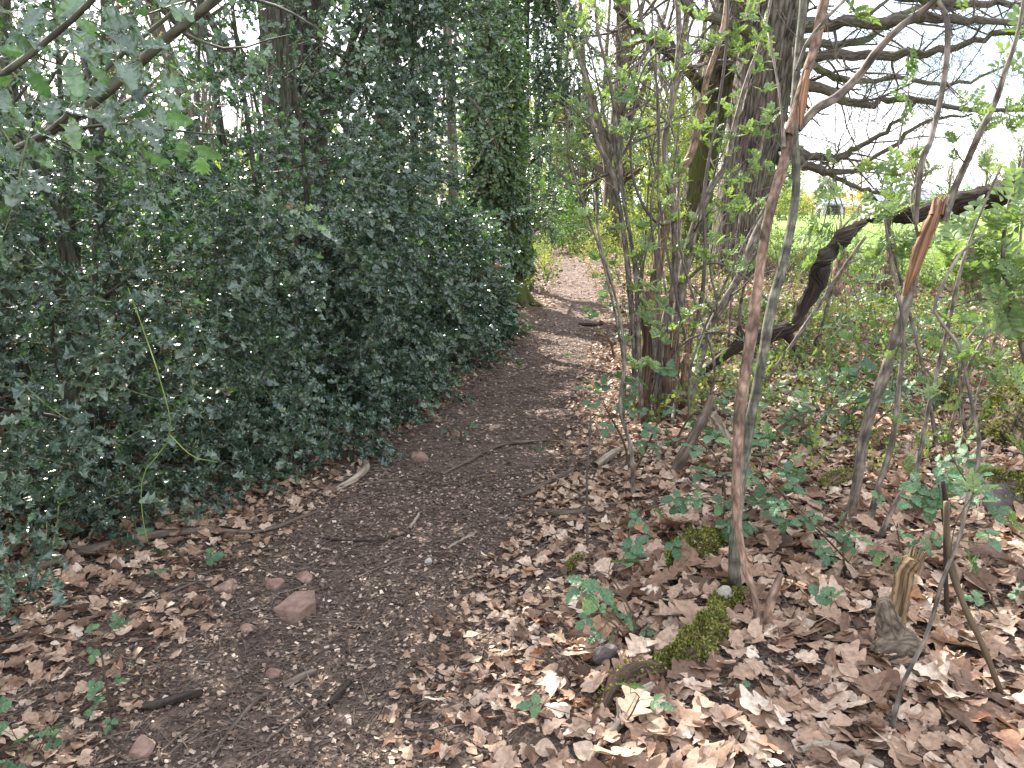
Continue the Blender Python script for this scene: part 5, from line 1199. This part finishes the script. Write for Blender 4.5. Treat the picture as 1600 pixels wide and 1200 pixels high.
bt = [(-.080, .035, .012), (-.02, .11, -.03), (.05, .12, -.03), (.074, .065, -.02), (.026, -.006, -.02), (-.03, .0, -.01)]
hull_rock([(b[0] + x, b[1] + y, zb + z) for x, y, z in tp], [(b[0] + x, b[1] + y, zb + z) for x, y, z in bt], 'stone', 'rock_pink', 'largest pinkish stone, flat topped and angular, at the left of the path', tuple(b), RG)
rock(352, 922, 42, 24, 'rock_pink', 'rounded pink stone among leaves, leftmost of the group behind the large stone', 11, RG)
rock(430, 921, 32, 28, 'rock_pink', 'small pink stone just behind the large flat topped stone', 12, RG)
rock(472, 908, 34, 26, 'rock_pink', 'pair sized pink stone farthest from the camera in the group behind the large stone', 13, RG)
rock(386, 987, 24, 18, 'rock_pink', 'little orange tinted stone lower left of the large stone', 14, RG)
rock(428, 1058, 30, 24, 'rock_pink', 'mauve stone half sunk in the path below the large stone', 15, RG)
rock(214, 1182, 52, 40, 'rock_pink', 'mauve stone at the bottom left near the dark stick', 16, RG)
rock(652, 722, 34, 22, 'rock_pink', 'half buried brown stone on the left side of the path', 17, RG)
rock(670, 882, 13, 12, 'rock_white', 'tiny white stone in the middle of the path', 18, None, .1)
rock(715, 682, 22, 12, 'rock_pink', 'small brown pebble near a leafy sprig on the path', 19, RG)
rock(945, 1040, 46, 44, 'rock_grey', 'grey block of stone right of the path near the mossy root', 20, None, .2, (.1, .2, .3))
rock(1138, 950, 34, 44, 'rock_white', 'pale upright stone at the foot of the grey sapling', 21, None, .2)
rock(1568, 800, 100, 70, 'rock_grey', 'large mossy stone at the right edge under leaning shoots', 22, None, .3)
rock(800, 908, 18, 14, 'rock_grey', 'small dark stone on the right side of the path', 23, None, .3)

def moss_hump(pts, label, cat, base_mat='rotten', n=4500, size=.012, name='mossy_root', K=24, cover=.75, S=16):
    P, R = poly(pts, K, .002); org = np.array([P[0][0], P[0][1], gz(P[0][0], P[0][1])]); root = thing(name, org, label, cat)
    so = Soup(); tubes(so, P, R * .93, S, 0, None, True, True, .08); so.build('wood', M[base_mat], root)
    T_ = unit(np.gradient(P, axis=0)); i = rg.integers(0, K, n); a = rg.uniform(-1.9, 1.9, n)
    n1 = unit(np.cross(T_[i], [0, 0, 1.])); up = unit(np.cross(n1, T_[i])); nn = n1 * np.sin(a)[:, None] + up * np.cos(a)[:, None]
    lump = 1 + .16 * np.sin(i * 1.3 + a * 3) + .1 * rg.normal(0, 1, n)
    pp = P[i] + T_[i] * rg.normal(0, .012, (n, 1)) + nn * (R[i] * lump)[:, None]
    so = Soup(); moss_fuzz(so, pp, nn, n * 2, size); so.build('moss', M['moss'], root)
def gd(px, py, r): g = G(px, py + r * .6); return (px, py, g[1], r)
moss_hump([gd(1055, 890, 10), gd(1068, 872, 26), gd(1088, 858, 28), gd(1110, 848, 18), gd(1122, 838, 6)], 'rounded hump of bright green moss behind the grey sapling foot', 'moss', n=3000, size=.010, name='mossy_hump')
moss_hump([gd(1020, 1040, 6), gd(1052, 1030, 16), gd(1085, 1012, 26), gd(1108, 990, 24), gd(1118, 965, 18), gd(1128, 935, 10), gd(1134, 915, 4)], 'bright mossy forked root pointing at the grey sapling', 'root', n=4200, size=.010)
moss_hump([gd(940, 1110, 10), gd(965, 1070, 20), gd(1000, 1050, 20), gd(1040, 1045, 12)], 'brown rotten root with patches of moss beside the grey block of stone', 'root', n=160, size=.010, name='rotten_root')
moss_hump([gd(1285, 765, 8), gd(1305, 750, 14), gd(1325, 745, 12), gd(1335, 742, 5)], 'small mossy lump left of the snapped sapling foot', 'moss', n=900, size=.009, name='mossy_hump')
moss_hump([gd(1520, 760, 10), gd(1545, 765, 26), gd(1580, 775, 34), gd(1620, 785, 34)], 'moss growing along the back of the large stone at the right edge', 'moss', n=3500, size=.012, name='mossy_hump')
moss_hump([gd(885, 895, 4), gd(898, 880, 9), gd(908, 868, 4)], 'small patch of moss right of the path among dry leaves', 'moss', n=500, size=.008, name='mossy_hump')
moss_hump([gd(1138, 950, 8), gd(1152, 938, 16), gd(1165, 930, 8)], 'mossy collar at the foot of the grey sapling', 'moss', n=900, size=.009, name='mossy_hump')

# broken stump with rotten upright piece
b = G(1400, 1020); root = thing('broken_stump', b, 'twisted stump with a splintered rotten spike rising from the leaves', 'stump')
so = Soup(); D = b[1]
for q in ([(1330, 1030, D, 8), (1365, 1022, D, 18), (1395, 1005, D, 30), (1420, 1012, D, 26), (1445, 1020, D - .02, 10)], [(1395, 1025, D, 24), (1392, 985, D, 24), (1385, 955, D, 20), (1380, 940, D, 12)]):
    P, R = poly(q, 22, .003); tubes(so, P, R, 16, 0, None, True, True, .05)
so.build('bole', M['stumpbark'] if 'stumpbark' in M else M.setdefault('stumpbark', bark_mat('stump_bark', (.06, .045, .033), (.25, .20, .15), 40, .5, .5, .9)), root)
so = Soup(); P, R = poly([(1398, 965, D, 17), (1405, 930, D, 15), (1415, 895, D, 14), (1428, 872, D, 12)], 20, .003); tubes(so, P, R * (1 + .07 * rg.normal(0, 1, 20)), 14, 0, None, True, True, .10)
for k in range(12):
    a = rg.uniform(-13, 13); P, R = poly([(1422 + a * .8, 895, D + rg.normal(0, .01), 4), (1432 + a, 875 - rg.uniform(0, 10), D, 2.5), (1438 + a * 1.2, 868 - rg.uniform(4, 18), D, .4)], 5); tubes(so, P, R, 4, 0, None, True, False)
so.build('rotten_spike', M['spike'] if 'spike' in M else M.setdefault('spike', bark_mat('rotten_spike_wood', (.06, .035, .02), (.34, .23, .13), 50, .05, 1.0, .9, None, .5, 0, .01)), root)

# ------------------------------------------------------------------ sticks
def stick(pts, mat, label, lift=.5, K=16, name='stick', kn=.08, twigs=0, group='sticks lying on the woodland floor', rough=.05):
    Q = [G(a, b) for a, b, r in pts]; R0 = [rpx(r, q[1]) for q, (a, b, r) in zip(Q, pts)]
    P = crom(Q, K); t = np.linspace(0, len(pts) - 1, K); R = np.interp(t, np.arange(len(pts)), R0)
    P[:, 2] = gz(P[:, 0], P[:, 1]) + R * .7 + .008 + (lift if not np.isscalar(lift) else 0)
    P += rg.normal(0, .0015, P.shape); so = Soup(); tubes(so, P, R * (1 + kn * rg.normal(0, 1, K)), 9, 0, None, True, True, rough)
    if twigs:
        C, CR = grow(P[None], R[None], twigs, .12, .2, 1, (30, 70), 5, .12, (0, 0, .02), .4); C[..., 2] = np.maximum(C[..., 2], gz(C[..., 0], C[..., 1]) + .004); tubes(so, C, np.maximum(CR, .001), 4)
    o = so.build(name, M[mat], None, Q[0]); return tag(o, label, 'stick', group)
stick([(222, 1112, 7), (265, 1103, 9), (318, 1088, 7)], 'darkstick', 'short thick black stick at the lower left beside the path')
stick([(442, 1078, 6), (468, 1066, 7), (494, 1054, 5)], 'stick', 'stubby grey brown stick below the mauve sunken stone')
stick([(514, 1110, 5), (528, 1092, 7), (546, 1072, 6)], 'darkstick', 'dark stick lying steeply across the bare path near the bottom')
stick([(503, 778, 4), (530, 768, 5), (560, 750, 6), (573, 735, 6), (566, 715, 4), (560, 698, 3)], 'palestick', 'crooked pale root curving out from under the holly', name='bare_root')
stick([(812, 782, 4), (840, 768, 5), (870, 752, 5), (898, 738, 4)], 'stick', 'straight grey stick at the right edge of the path near the middle')
stick([(905, 508, 1.5), (922, 510, 2.6), (942, 509, 2)], 'darkstick', 'small dark stick across the path in the distance')
stick([(920, 1200, 6), (945, 1160, 6), (965, 1140, 9), (985, 1105, 12), (1020, 1085, 12)], 'palestick', 'pale grey branching stick at the bottom below the grey block', twigs=4)
stick([(500, 845, 2), (570, 850, 2.5), (640, 838, 2)], 'darkstick', 'thin dark twig lying across the left of the path')
stick([(840, 806, 7), (880, 808, 6), (915, 802, 4)], 'stick', 'brown bark strip at the right edge of the path')
stick([(-20, 930, 8), (60, 895, 9), (150, 865, 9), (260, 840, 7), (400, 835, 4), (500, 800, 2.5)], 'stick', 'long rough branch lying under the holly at the left', twigs=8, K=30)
stick([(-20, 1010, 3), (60, 990, 3), (140, 970, 3), (240, 940, 2.5), (330, 905, 2)], 'stick', 'thin stick in the leaves left of the large pinkish stone', twigs=3, K=24)
stick([(1170, 632, 4), (1230, 602, 5), (1300, 582, 5), (1360, 572, 4), (1420, 545, 3), (1470, 528, 2)], 'palestick', 'long pale branch lying behind the pink peeling sapling', K=30)
stick([(1205, 622, 6), (1232, 632, 7), (1255, 648, 6)], 'palestick', 'short cream stick just right of the grey sapling among leaves')
stick([(930, 735, 7), (965, 712, 7), (985, 700, 6)], 'palestick', 'cut grey branch by the foot of the rowan clump')
stick([(1190, 1170, 3), (1320, 1150, 8), (1250, 1180, 8), (1400, 1190, 9)][2:3] + [(1290, 1172, 8), (1340, 1190, 9), (1380, 1205, 8)], 'palestick', 'brown branch at the bottom below the thin brown sapling')
stick([(1545, 690, 4), (1510, 722, 4.5), (1480, 745, 4)], 'palestick', 'pale smooth stick resting below the mossy trunk')
stick([(330, 1190, 3), (365, 1140, 4), (400, 1100, 4), (420, 1090, 3)], 'stick', 'crooked twig between the black stick and the stubby stick', twigs=3)
stick([(415, 1165, 3), (470, 1120, 3), (505, 1085, 2.5)], 'stick', 'forked twig above the dark steep stick', twigs=3)
stick([(690, 745, 2), (780, 700, 3), (870, 690, 2)], 'stick', 'fine twig crossing the path near the half buried stone', twigs=2)
stick([(560, 905, 1.6), (620, 880, 2), (650, 872, 1.5)], 'stick', 'thin straight twig in the path up from the steep dark stick')
stick([(700, 860, 1.8), (725, 845, 2.2), (742, 838, 1.5)], 'palestick', 'short pale splinter on the path near the tiny white stone')
stick([(560, 760, 1.5), (640, 752, 2), (690, 760, 1.5)], 'stick', 'fine twig right of the crooked pale root', twigs=2)
stick([(640, 830, 3), (650, 815, 3), (655, 806, 2)], 'palestick', 'cream wood chip standing out in the middle of the path')
stick([(1230, 1010, 2), (1330, 985, 2.5), (1420, 1000, 2)], 'cane', 'long thin dry cane lying across the leaves before the twisted stump', twigs=2, K=22)
stick([(700, 1060, 2), (760, 1040, 2.2), (800, 1050, 1.5)], 'stick', 'thin twig among leaves at the bottom centre', twigs=2)
# leaning pieces
def leaning(pts, mat, label, name='leaning_branch', K=20, S=9, kn=.07, cat='branch', rough=.04, tipmat=None):
    g = G(pts[0][0], pts[0][1]); pts = [(a, b, g[1] + c, r) for a, b, c, r in pts]; P, R = poly(pts, K, .003); so = Soup(); tubes(so, P, R * (1 + kn * rg.normal(0, 1, K)), S, 0, None, True, True, rough)
    if tipmat: 
        so2 = Soup(); e = P[-1]; d = unit(P[-1] - P[-3]); tubes(so2, np.stack([e - d * .04, e, e + d * .05]), np.array([1.05, 1.15, .5]) * R[-1], 9, 0, None, True, True, .1)
        root = thing(name, g, label, cat); so.build('limb', M[mat], root); so2.build('broken_tip', M[tipmat], root); return root
    o = so.build(name, M[mat], None, g); return tag(o, label, cat)
leaning([(600, 545, 0, 5), (660, 500, 0, 5), (700, 472, -.1, 6), (745, 438, -.2, 7), (775, 418, -.25, 8)], 'palestick', 'snapped branch with an orange broken tip poking from the holly toward the path', tipmat='torn')
leaning([(1145, 705, 0, 8), (1128, 672, 0, 8), (1112, 645, 0, 7)], 'palestick', 'short cream stick leaning beside the pink peeling sapling')
leaning([(1050, 745, 0, 9), (1070, 705, 0, 9), (1100, 650, 0, 8), (1112, 620, 0, 7)], 'stick', 'thick grey brown branch leaning between the rowan clump and the saplings')
leaning([(1480, 970, -.0, 4), (1478, 900, 0, 4), (1478, 800, 0, 5), (1472, 750, 0, 4)][::1], 'darkstick', 'upright dark dead bramble cane at the lower right', K=16)
leaning([(1565, 1085, 0, 5), (1535, 1010, 0, 5.5), (1500, 930, .05, 5.5), (1482, 850, .1, 5.5), (1478, 780, .12, 5)], 'cane', 'dark green brown cane leaning left at the lower right')
leaning([(1600, 680, 0, 6), (1540, 718, -.3, 6)], 'palestick', 'pale straight branch entering at the right edge over the leaves')
leaning([(1165, 640, .5, 3), (1250, 520, .5, 3), (1330, 400, .5, 3), (1350, 370, .5, 2.5)], 'rowanbark', 'long thin branch crossing in front of the fallen limb')
leaning([(1195, 980, 0, 7), (1210, 930, 0, 8), (1222, 900, .05, 5)], 'peel', 'short root like stem right of the sapling feet')
leaning([(1255, 830, 0, 3), (1225, 880, -.2, 3.5), (1195, 920, -.3, 3.5)], 'cane', 'thin dead cane arching by the sapling feet')

# ------------------------------------------------------------------ brambles
BG2 = 'brambles sprouting from the leaf litter'
BM = [M['bramble'], M['cane']]
def bramble(canes, leaves, label, sc=1., tl=BRL, mats=BM, name='bramble', cat='bramble', r=2.2, ml=1, young=None):
    g = G(*canes[0][0][:2]); root = thing(name, g, label, cat, BG2)
    for q in canes:
        P, R = poly([(a, b, g[1] + c, r) for a, b, c in q], 18, .004); P[:, 2] = np.maximum(P[:, 2], gz(P[:, 0], P[:, 1]) + .004); so = Soup(); tubes(so, P, R * np.linspace(1, .6, 18), 6); so.build('cane', M['cane'], root); ST[root.name] = ST.get(root.name, []) + [P]
    so = Soup(); SP = np.concatenate(ST[root.name])
    for (px, py, d) in leaves:
        for _ in range(ml):
            p = at(px + rg.normal(0, 5), py + rg.normal(0, 5), g[1] + d + rg.normal(0, .03)); p[2] = max(p[2], float(gz(p[0], p[1])) + .03)
            q = SP[np.argmin(np.linalg.norm(SP - p, axis=1))]; tubes(so, crom([q, (p + q) / 2 + [0, 0, .01], p], 5), np.linspace(.0016, .0012, 5), 3, 1)
            f = unit(p - q + rg.normal(0, .03, 3)) + np.array([rg.normal(0, .5), rg.normal(-.3, .4), rg.normal(-.1, .2)]); scatter(so, tl, p[None], frames(f[None], np.array([[rg.normal(0, .3), rg.normal(-.25, .3), 1.]])), sc * rg.uniform(.8, 1.2), rnd=rg.uniform(0, .9))
    so.build('leaves', mats, root); return root
bramble([[(1120, 850, 0), (1130, 780, 0), (1120, 720, 0), (1090, 690, 0)], [(1150, 800, -.1), (1180, 740, -.1), (1220, 770, -.1), (1290, 830, -.1)]],
        [(1080, 700, 0), (1100, 690, 0), (1130, 700, 0), (1110, 730, 0), (1140, 740, 0), (1160, 720, 0), (1175, 710, 0), (1100, 780, 0), (1130, 780, 0), (1150, 760, 0), (1080, 785, 0), (1190, 745, -.1), (1215, 750, -.1), (1230, 780, -.1), (1150, 830, -.05), (1185, 690, 0), (1160, 690, 0), (1200, 770, 0), (1240, 760, 0), (1140, 800, 0), (1180, 800, 0), (1220, 730, 0)], 'largest bramble, thick with leaves around the grey sapling', 1.0, ml=2)
bramble([[(1010, 900, 0), (980, 840, 0), (1000, 800, 0), (1040, 790, 0)]], [(985, 800, 0), (1005, 805, 0), (1025, 805, 0), (1045, 830, 0), (990, 820, 0), (1070, 790, 0)], 'bramble sprig behind the mossy hump', .75)
bramble([[(985, 740, 0), (975, 690, 0), (950, 640, 0)], [(990, 740, 0), (1015, 690, 0), (1030, 650, 0)]], [(935, 625, 0), (950, 640, 0), (960, 655, 0), (975, 640, 0), (940, 610, 0), (1000, 610, 0), (1015, 650, 0), (1030, 670, 0), (1000, 630, 0), (1035, 600, 0), (1000, 680, 0), (1020, 690, 0), (980, 600, 0), (1055, 690, 0)], 'bramble against the foot of the rowan clump', 1.0, ml=2)
bramble([[(1000, 985, 0), (975, 930, 0), (950, 895, 0)], [(990, 1000, 0), (965, 960, 0), (930, 950, 0)]], [(930, 895, 0), (950, 905, -.02), (975, 880, 0), (985, 885, 0), (955, 870, 0)], 'bramble shoot with pale leaves on the litter right of the path', 1.15)
bramble([[(985, 1010, 0), (965, 985, 0), (940, 960, 0)], [(985, 1010, 0), (990, 980, 0), (975, 950, 0)]], [(925, 940, 0), (935, 960, 0), (950, 975, 0), (970, 950, 0), (975, 975, 0), (960, 985, 0), (990, 970, 0), (1000, 985, 0), (940, 985, 0)], 'small leaved bramble above the grey block of stone', .6)
bramble([[(1345, 900, 0), (1290, 840, 0), (1240, 790, 0)], [(1320, 900, 0), (1320, 840, 0), (1345, 820, 0)]], [(1250, 795, 0), (1265, 820, 0), (1280, 825, 0), (1300, 830, 0), (1320, 825, 0), (1230, 800, 0), (1285, 850, 0), (1300, 870, 0), (1345, 850, 0)], 'bramble between the sapling pair and the snapped sapling', .8, ml=2)
bramble([[(1490, 920, 0), (1482, 850, 0), (1470, 770, 0), (1465, 735, 0)]], [(1445, 760, 0), (1460, 770, 0), (1480, 760, 0), (1500, 740, 0), (1450, 735, 0), (1490, 720, 0), (1465, 790, 0), (1500, 780, 0), (1460, 750, 0), (1475, 730, 0), (1535, 820, 0), (1440, 780, 0)], 'bramble with layered leaves under the kinked thin sapling', .95, ml=2)
bramble([[(1430, 900, 0), (1410, 860, 0), (1400, 830, 0)]], [(1400, 850, 0), (1415, 865, 0), (1390, 830, 0), (1435, 830, 0), (1450, 845, 0), (1380, 850, 0), (1430, 870, 0), (1385, 800, 0)], 'bramble sprig behind the splintered rotten spike', .7)
bramble([[(1275, 985, 0), (1270, 955, 0), (1255, 935, 0)]], [(1255, 938, 0), (1278, 955, 0)], 'two dark round leaves on a stalk left of the twisted stump', 1.0)
bramble([[(1560, 960, 0), (1550, 930, 0), (1570, 940, 0)]], [(1570, 935, 0), (1590, 945, 0), (1545, 940, 0), (1510, 880, 0), (1520, 895, 0)], 'bramble leaves at the right edge above the leaning cane', 1.0)
bramble([[(175, 1130, 0), (165, 1060, 0), (155, 1000, 0)]], [(150, 985, 0), (170, 985, 0), (190, 985, 0), (150, 1010, 0), (155, 1060, 0), (170, 1070, 0), (195, 1050, 0), (150, 1090, 0), (165, 1110, 0), (180, 1120, 0), (160, 1135, 0)], 'fresh green bramble standing left of the black stick', .55)
bramble([[(70, 1200, 0), (60, 1175, 0), (30, 1160, 0)]], [(25, 1160, 0), (45, 1165, 0), (65, 1175, 0), (80, 1160, 0), (40, 1185, 0), (20, 1185, 0), (75, 1190, 0), (90, 1140, 0), (15, 1130, 0)], 'bramble in the bottom left corner', .7)
bramble([[(960, 1150, 0), (990, 1120, 0), (1000, 1090, 0)]], [(985, 1085, 0), (1000, 1092, 0), (860, 1105, 0)], 'two bramble leaves over the pale branching stick', .75)
bramble([[(1130, 1075, 0), (1140, 1065, 0), (1145, 1055, 0)]], [(1145, 1058, 0)], 'single bramble leaf right of the mossy forked root', .6)
bramble([[(720, 690, 0), (720, 675, 0), (715, 668, 0)]], [(712, 665, 0), (722, 668, 0), (735, 672, 0), (700, 672, 0)], 'tiny leafy sprig at the left edge of the path', .6)
bramble([[(300, 890, 0), (280, 860, 0), (260, 850, 0)]], [(235, 860, 0), (255, 880, 0), (300, 865, 0), (310, 885, 0), (280, 895, 0), (240, 840, 0)], 'bramble leaves under the holly above the large pinkish stone', .9)
bramble([[(1270, 560, 0), (1275, 530, 0), (1290, 520, 0)]], [(1260, 530, 0), (1280, 535, 0), (1300, 515, 0), (1310, 510, 0), (1245, 545, 0), (1345, 535, 0), (1330, 500, 0), (1265, 550, 0)], 'bramble under the bend of the fallen limb', 1.3, ml=3)
bramble([[(1340, 690, 0), (1330, 650, 0), (1300, 630, 0)], [(1340, 700, 0), (1370, 660, 0), (1390, 640, 0)]], [(1290, 620, 0), (1310, 640, 0), (1330, 630, 0), (1350, 640, 0), (1300, 600, 0), (1270, 640, 0), (1250, 680, 0), (1380, 640, 0), (1360, 620, 0), (1320, 600, 0), (1240, 650, 0), (1400, 620, 0), (1350, 600, 0)], 'spreading bramble beyond the pale lying branch', 1.1, ml=3)
bramble([[(880, 700, 0), (870, 690, 0), (860, 690, 0)]], [(850, 695, 0), (845, 720, 0), (865, 712, 0)], 'low pale leaved sprig at the right edge of the path', .7)

bramble([[(1200, 700, 0), (1230, 660, 0), (1270, 640, 0)]], [(1200, 650, 0), (1230, 640, 0), (1260, 660, 0), (1215, 690, 0), (1245, 700, 0), (1280, 680, 0), (1190, 670, 0)], 'bramble just right of the grey sapling before the cream stick', .9, ml=2)
bramble([[(1050, 700, 0), (1080, 650, 0), (1110, 640, 0)]], [(1060, 640, 0), (1090, 650, 0), (1110, 665, 0), (1085, 680, 0), (1130, 650, 0), (1120, 625, 0)], 'bramble between the rowan clump and the pink stem', 1.0, ml=2)
bramble([[(1450, 560, 0), (1480, 530, 0), (1520, 520, 0)]], [(1440, 520, 0), (1470, 510, 0), (1500, 530, 0), (1530, 510, 0), (1550, 540, 0), (1490, 560, 0), (1460, 545, 0)], 'bramble near the leaning dark stump under the sloping limb', 1.3, ml=3)
bramble([[(1500, 640, 0), (1480, 610, 0), (1450, 600, 0)]], [(1440, 590, 0), (1460, 610, 0), (1480, 600, 0), (1500, 620, 0), (1470, 630, 0), (1430, 610, 0)], 'bramble left of the moss covered trunk base', 1.1, ml=2)
bramble([[(960, 560, 0), (950, 530, 0), (930, 520, 0)]], [(920, 500, 0), (940, 510, 0), (955, 530, 0), (960, 490, 0), (945, 470, 0), (965, 550, 0)], 'low green and yellow sprig beside the path left of the rowan clump', 1.2, ml=2)

# ivy and bramble ground cover patches at mid distance on the right
gc = Soup()
def patch(px, py, rx, n, tl, sc):
    g = G(px, py); x = g[0] + rg.normal(0, rx, n); y = g[1] + rg.normal(0, rx * 1.2, n); pos = np.stack([x, y, gz(x, y) + rg.uniform(.02, .16, n)], -1)
    f = rg.normal(0, 1, (n, 3)); f[:, 2] = np.abs(f[:, 2]) * .5; scatter(gc, tl, pos, frames(f, np.array([0, -.2, 1]) + rg.normal(0, .35, (n, 3))), rg.uniform(.8, 1.3, n) * sc, rnd=rg.uniform(0, 1, n))
for q in ((1330, 490, .8, 90), (1480, 500, .8, 100), (1560, 530, .6, 70), (1150, 600, .5, 26), (1260, 660, .3, 12), (1180, 660, .3, 10), (1420, 560, .5, 30), (1260, 500, .6, 40), (1330, 640, .3, 12)):
    patch(*q, IVS, .9)
patch(520, 640, .25, 10, IVS, 1.)
o = gc.build('ground_ivy', [M['ivy'], M['cane']]); tag(o, 'dark ivy and low leaves carpeting the ground under the fallen limb', 'ground ivy', None, 'stuff')

# fine dead stalks tangled through the right hand side
dg = Soup(); n = 650; x, y = ring_points(n, 2.2, 9); k = (x - pathx(y) > .7); x, y = x[k], y[k]; m = len(x)
d = unit(np.stack([rg.normal(0, .8, m), rg.normal(0, .8, m), np.abs(rg.normal(.15, .35, m))], -1)); L = rg.uniform(.15, .7, m)
t = np.linspace(0, 1, 8)[None, :, None]; b0 = np.stack([x, y, gz(x, y) + .01], -1)[:, None]; P = b0 + d[:, None] * L[:, None, None] * t + np.array([0, 0, -.35]) * (L[:, None, None] * t ** 2) + rg.normal(0, .008, (m, 8, 3)) * t
P[..., 2] = np.maximum(P[..., 2], gz(P[..., 0], P[..., 1]) + .02); tubes(dg, P, np.broadcast_to(rg.uniform(.0009, .0022, m)[:, None], (m, 8)), 4)
o = dg.build('dead_stalks', M['stalk'] if 'stalk' in M else M.setdefault('stalk', bark_mat('dry_stalk', (.16, .11, .08), (.40, .30, .22), 30, .1, .2))); tag(o, 'fine dry stalks tangled over the fallen leaves', 'dry stalks', None, 'stuff')
print('OBJS', len(SC.objects), 'TRIS', sum(len(o.data.polygons) for o in SC.objects if o.type == 'MESH'))
